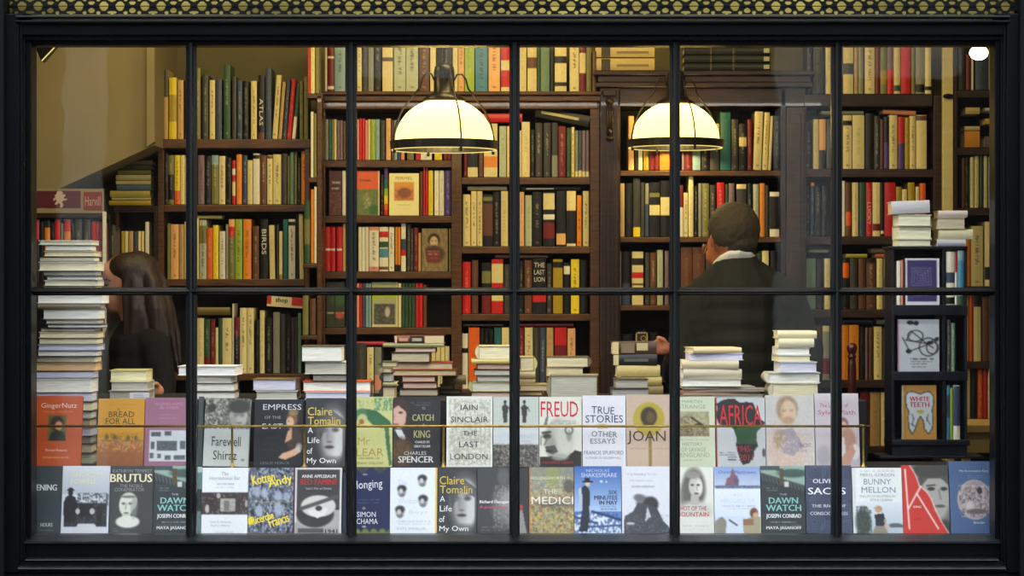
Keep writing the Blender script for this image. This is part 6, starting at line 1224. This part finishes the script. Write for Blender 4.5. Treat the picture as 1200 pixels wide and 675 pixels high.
# ------------------------------------------------------------------ people
# man in a charcoal suit, seen from behind, head bowed to the left
YM = 1.32
def m(px, py, y=0.0):   # point at his depth plus y
    return PX(px, YM) , YM + y, PZ(py, YM)
u = S(1, YM)
hd = MB()
Rh = Matrix.Rotation(math.radians(14), 3, 'X') @ Matrix.Rotation(math.radians(-6), 3, 'Y')
hc = Vector(m(859, 271, .0))
hd.ellipsoid(hc, (.100, .108, .112), 20, 14)                       # cranium
hd.ellipsoid(Vector(m(848, 289, .055)), (.062, .075, .080), 16, 12)    # face, turned away to the left
hd.ellipsoid(Vector(m(841, 300, .070)), (.044, .055, .045), 14, 10)    # jaw
hd.ellipsoid(Vector(m(830, 290, .135)), (.016, .020, .018), 10, 8)     # nose
limb(hd, [m(858, 286, .01), m(862, 306, .0), m(866, 326, -.01)], [.066, .066, .075])   # neck
limb(hd, [m(866, 326, -.01), m(868, 370, .0), m(868, 440, .0), m(868, 495, .0)], [.09, .145, .14, .14])
limb(hd, [m(822, 352, .0), m(868, 338, .0), m(916, 352, .0)], [.07, .09, .07])
# left arm: upper arm down, forearm forward and up to the books
limb(hd, [m(815, 352, .0), m(800, 410, .0), m(797, 452, -.10)], [.058, .048, .040])
limb(hd, [m(797, 452, -.10), m(785, 430, -.26), m(782, 412, -.36)], [.040, .034, .024])
wrist = Vector((PX(783, YM - .38), YM - .38, PZ(409, YM - .38)))
palm = wrist + Vector((-.016, -.03, .002))
limb(hd, [m(782, 412, -.36), wrist, palm], [.024, .024, .027])
for k, (dx, dz, L) in enumerate(((-.018, .022, .060), (-.026, .009, .066), (-.027, -.005, .062), (-.022, -.018, .050))):
    a = palm + Vector((dx * .8, -.010, dz)); limb(hd, [palm + Vector((-.004, 0, dz * .6)), a, a + Vector((-L * .45, -.014, .002)), a + Vector((-L * .7, -.016, -.014))], [.012, .0095, .0088, .0075])
limb(hd, [palm + Vector((.006, -.006, .016)), palm + Vector((-.006, -.020, .036)), palm + Vector((-.028, -.030, .044))], [.013, .011, .009])
# right arm hanging with the hand at his side
limb(hd, [m(924, 352, .0), m(944, 410, .0), m(945, 475, -.03), m(942, 545, -.08)], [.058, .050, .042, .027])
rh = Vector(m(942, 556, -.09)); limb(hd, [m(942, 545, -.08), rh], [.027, .030])
for k in range(4): limb(hd, [rh + Vector((-.018 + .012 * k, 0, -.02)), rh + Vector((-.020 + .013 * k, -.01, -.060)), rh + Vector((-.018 + .012 * k, .004, -.088 + .006 * abs(k - 1.5)))], [.011, .0095, .008])
limb(hd, [rh + Vector((-.02, -.01, 0)), rh + Vector((-.034, -.02, -.03)), rh + Vector((-.030, -.022, -.055))], [.012, .010, .009])
# hips and legs
for sx_ in (-.10, .10):
    limb(hd, [(m(868, 495)[0] + sx_ * .8, YM, m(0, 495)[2]), (m(868, 0)[0] + sx_, YM - .01, .50), (m(868, 0)[0] + sx_ * 1.1, YM + .02, .09)], [.115, .068, .048])
    limb(hd, [(m(868, 0)[0] + sx_ * 1.1, YM + .02, .045), (m(868, 0)[0] + sx_ * 1.2, YM + .19, .036)], [.045, .036])
man = voxel('person', hd, M['skin_m'], vox=.0075, smooth=5)
tag(man, 'person in charcoal suit and white collar seen from behind, head bowed, touching books', 'person')
def child(name, mb, mat, par, vox=.008, sm=6, post=None):
    o = voxel(name, mb, mat, par, vox, sm, post); return o
hm_ = MB()
hm_.ellipsoid(hc + Vector((.004, -.006, .008)), (.106, .112, .112), 20, 14); hm_.ellipsoid(Vector(m(866, 285, -.03)), (.074, .078, .056), 16, 10); hm_.ellipsoid(Vector(m(861, 262, .05)), (.09, .09, .085), 16, 10)
def tousle(co):
    n = mnoise.noise(co * 38.0) * .0022 + mnoise.noise(co * 90.0) * .0014
    d = (co - hc).normalized(); return co + d * n
child('hair', hm_, M['hair_m'], man, .0055, 3, tousle)
er = MB(); er.ellipsoid(Vector(m(835, 281.5, -.030)), (.011, .017, .028), 12, 10, rot=Matrix.Rotation(math.radians(8), 3, 'Y')); er.ellipsoid(Vector(m(836.2, 289, -.026)), (.009, .011, .012), 10, 8)
limb(er, [m(834, 274, -.042), m(831.4, 279, -.046), m(832.4, 287, -.042), m(835.2, 291, -.036)], [.0045, .005, .0045, .005])
child('ear', er, M['skin_m'], man, .0035, 2)
gs = MB(); gs.tube([m(838, 276, -.008), m(831, 284, .06), m(827.6, 290, .12)], .0022, 6); gs.tube([(m(827.6, 290, .12)[0] + .0 + .018 * math.cos(a / 12 * math.tau) * .35, m(0, 0, .12)[1], m(0, 291)[2] + .020 * math.sin(a / 12 * math.tau)) for a in range(13)], .0015, 6)
gs.build('glasses', M['metal'], man, smooth=True)
cl = MB(); 
pts = [m(839, 309, .035), m(844, 302.5, -.03), m(853, 297.6, -.074), m(864, 296, -.084), m(876, 297.6, -.066), m(885, 303, -.01)]
limb(cl, pts, [.011, .012, .013, .013, .012, .010]); limb(cl, [(p[0], p[1] + .006, p[2] - .014) for p in pts], [.012] * 6)
child('shirt_collar', cl, M['shirt'], man, .006, 3)
jk = MB()
limb(jk, [m(866, 322, -.004), m(867, 352, .0), m(868, 400, .0), m(868, 470, .0), m(868, 555, .0)], [.105, .158, .165, .160, .155])
limb(jk, [m(818, 353, .0), m(842, 334, .0), m(862, 316, -.008), m(884, 330, .0), m(924, 352, .0)], [.078, .082, .080, .088, .080])
limb(jk, [m(862, 309, -.035), m(866, 316, -.03), m(878, 313, -.02)], [.056, .06, .046])
limb(jk, [m(820, 358, .0), m(828, 400, .0), m(835, 460, .0)], [.085, .09, .09]); limb(jk, [m(916, 358, .0), m(908, 400, .0), m(902, 460, .0)], [.09, .1, .1])
limb(jk, [m(814, 356, .0), m(800, 408, .0), m(797, 450, -.10), m(785, 434, -.25), m(782, 420, -.335)], [.074, .068, .062, .050, .042])
limb(jk, [m(926, 356, .0), m(945, 410, .0), m(946, 475, -.03), m(943, 535, -.075)], [.076, .070, .056, .044])
limb(jk, [m(850, 540, .01), m(885, 540, .01)], [.16, .16])
def folds(co):
    n = mnoise.noise(Vector((co.x * 9, co.y * 9, co.z * 5))) * .006 + mnoise.noise(Vector((co.x * 22, co.y * 22, co.z * 10))) * .002
    return Vector((co.x + n, co.y + n, co.z))
child('suit_jacket', jk, M['suit'], man, .009, 5, folds)
tr_ = MB()
for sx_ in (-.10, .10): limb(tr_, [(m(868, 0)[0] + sx_ * .8, YM, m(0, 520)[2]), (m(868, 0)[0] + sx_, YM - .01, .50), (m(868, 0)[0] + sx_ * 1.1, YM + .02, .14)], [.135, .088, .075])
child('trousers', tr_, M['suit'], man, .010, 4)
sh = MB()
for sx_ in (-.10, .10): limb(sh, [(m(868, 0)[0] + sx_ * 1.1, YM - .01, .055), (m(868, 0)[0] + sx_ * 1.2, YM + .20, .045)], [.054, .044])
child('shoes', sh, M['black_cloth'], man, .010, 3)

# woman with long dark hair in profile, facing left
YW = .98 + .28
def w(px, py, y=0.0): return PX(px, YW), YW + y, PZ(py, YW)
wb = MB()
hw = Vector(w(148, 327))
wb.ellipsoid(hw, (.096, .076, .105), 20, 14)
wb.ellipsoid(Vector(w(133, 343)), (.048, .056, .080), 16, 12)       # face
wb.ellipsoid(Vector(w(133.5, 360)), (.030, .040, .026), 12, 10)         # chin
wb.ellipsoid(Vector(w(129, 320)), (.040, .056, .048), 14, 10)         # forehead
limb(wb, [w(121.6, 331), w(118.6, 338), w(117.4, 341.4), w(120, 343)], [.008, .010, .011, .009])   # nose
limb(wb, [w(121.4, 349, -.012), w(121, 349, .012)], [.009, .009]); limb(wb, [w(121.8, 353.4, -.010), w(121.6, 353.4, .010)], [.0085, .0085])
limb(wb, [w(127, 328, -.034), w(130, 326.6, -.046)], [.010, .010])     # brow
wb.ellipsoid(Vector(w(136, 338, -.046)), (.028, .014, .026), 10, 8)    # cheek
limb(wb, [w(150, 350), w(156, 378), w(160, 392)], [.05, .048, .055])
limb(wb, [w(160, 396), w(163, 440), w(165, 500), w(165, 540)], [.085, .12, .115, .14])
limb(wb, [w(140, 402, .10), w(160, 396, .0), w(182, 402, -.08)], [.05, .07, .055])
limb(wb, [w(184, 404, -.09), w(194, 446, -.12), w(196, 470, -.16)], [.048, .042, .036])
limb(wb, [w(196, 470, -.16), w(190, 463, -.26), w(186, 459, -.34)], [.036, .030, .022])
hp = Vector((PX(184.5, YW - .37), YW - .37, PZ(458, YW - .37)))
limb(wb, [w(186, 459, -.34), hp], [.022, .026])
for k in range(4): limb(wb, [hp + Vector((-.008, -.004, .016 - .011 * k)), hp + Vector((-.032, -.024, .018 - .011 * k)), hp + Vector((-.040, -.052, .010 - .010 * k)), hp + Vector((-.032, -.066, .004 - .010 * k))], [.011, .0092, .0085, .0075])
limb(wb, [hp + Vector((.004, -.01, .018)), hp + Vector((.0, -.034, .030)), hp + Vector((-.014, -.052, .028))], [.012, .0105, .009])
limb(wb, [w(139, 404, .11), w(132, 446, .12), w(134, 480, .02)], [.046, .040, .034]); limb(wb, [w(134, 480, .02), w(140, 488, -.12)], [.034, .024])
lh = Vector(w(142, 489, -.15)); limb(wb, [w(140, 488, -.12), lh], [.024, .026])
for k in range(4): limb(wb, [lh + Vector((-.016 + .011 * k, -.01, 0)), lh + Vector((-.018 + .012 * k, -.045, -.004)), lh + Vector((-.016 + .011 * k, -.068, -.018))], [.011, .009, .0078])
limb(wb, [lh + Vector((.014, 0, .004)), lh + Vector((.032, -.022, .004)), lh + Vector((.036, -.042, 0))], [.012, .010, .009])
for sx_ in (-.085, .085):
    cx = w(165, 0)[0]; limb(wb, [(cx + sx_ * .8, YW, w(0, 545)[2]), (cx + sx_, YW - .01, .46), (cx + sx_, YW, .09)], [.12, .062, .044]); limb(wb, [(cx + sx_, YW, .042), (cx + sx_ - .05, YW - .13, .034)], [.042, .034])
wom = voxel('person', wb, M['skin'], vox=.0065, smooth=4)
tag(wom, 'person with long dark brown hair in profile, in black, beside the tall pile', 'person')
ey = MB(); ey.ellipsoid(Vector(w(127.4, 333.5, -.052)), (.010, .010, .0055), 10, 8); child('eye', ey, M['black_cloth'], wom, .003, 1)
bw = MB(); limb(bw, [w(123.5, 329.0, -.044), w(128, 327.2, -.058), w(133, 329, -.064)], [.003, .0036, .003]); child('eyebrow', bw, M['hair_w'], wom, .003, 1)
hr = MB()
hr.ellipsoid(hw + Vector((.046, 0, .020)), (.084, .086, .094), 20, 14); hr.ellipsoid(hw + Vector((.016, 0, .034)), (.095, .088, .074), 20, 14)
rr = random.Random(8)
for k in range(46):
    t = k / 45; a = rr.uniform(-.085, .085); x0_ = 158 + t * 30 + rr.uniform(-4, 4)
    end = 395 + rr.uniform(0, 56); sp_ = (t - .2) * 20
    pth = [w(x0_ * .5 + 164 * .5, 306 + abs(a) * 120, a * .6), w(x0_, 330, a), w(x0_ + sp_ * .5 + rr.uniform(-3, 3), 362, a * 1.15 - .01), w(x0_ + sp_ * .85 + rr.uniform(-4, 4), 392, a * 1.2), w(x0_ + sp_ + rr.uniform(-6, 6), end, a * 1.15)]
    limb(hr, pth, [.024, .022, .018, .014, .007])
for k in range(8):
    limb(hr, [w(152 + k, 314, -.070), w(150 + k * 2, 340, -.080), w(152 + k * 3, 372, -.09), w(150 + k * 4, 410 + rr.uniform(0, 24), -.09)], [.014, .014, .013, .007])
child('hair', hr, M['hair_w'], wom, .0065, 2)
dr = MB()
limb(dr, [w(160, 388), w(162, 410), w(164, 450), w(165, 520), w(165, 580)], [.075, .125, .135, .135, .15]); limb(dr, [w(139, 404, .10), w(160, 394, .0), w(184, 404, -.08)], [.062, .080, .066])
limb(dr, [w(184, 406, -.09), w(195, 446, -.12), w(197, 472, -.16), w(192, 465, -.25)], [.062, .058, .052, .042]); limb(dr, [w(138, 406, .11), w(131, 446, .12), w(133, 482, .02), w(139, 487, -.09)], [.058, .054, .046, .036])
child('black_top', dr, M['black_cloth'], wom, .009, 5, folds)
sc_ = MB(); limb(sc_, [w(136, 384, .03), w(130, 410, .0), w(128, 440, -.02), w(130, 500, -.02)], [.040, .050, .055, .06]); limb(sc_, [w(136, 384, .03), w(156, 384, .06), w(172, 392, .06)], [.04, .045, .04])
child('grey_scarf', sc_, M['coat_w'], wom, .009, 4, folds)
tr_ = MB()
for sx_ in (-.085, .085):
    cx = w(165, 0)[0]; limb(tr_, [(cx + sx_ * .8, YW, w(0, 560)[2]), (cx + sx_, YW - .01, .46), (cx + sx_, YW, .12)], [.135, .076, .06])
child('trousers', tr_, M['black_cloth'], wom, .010, 4)
sh = MB()
for sx_ in (-.085, .085):
    cx = w(165, 0)[0]; limb(sh, [(cx + sx_ + .02, YW + .01, .05), (cx + sx_ - .05, YW - .13, .042)], [.050, .040])
child('shoes', sh, M['black_cloth'], wom, .010, 3)
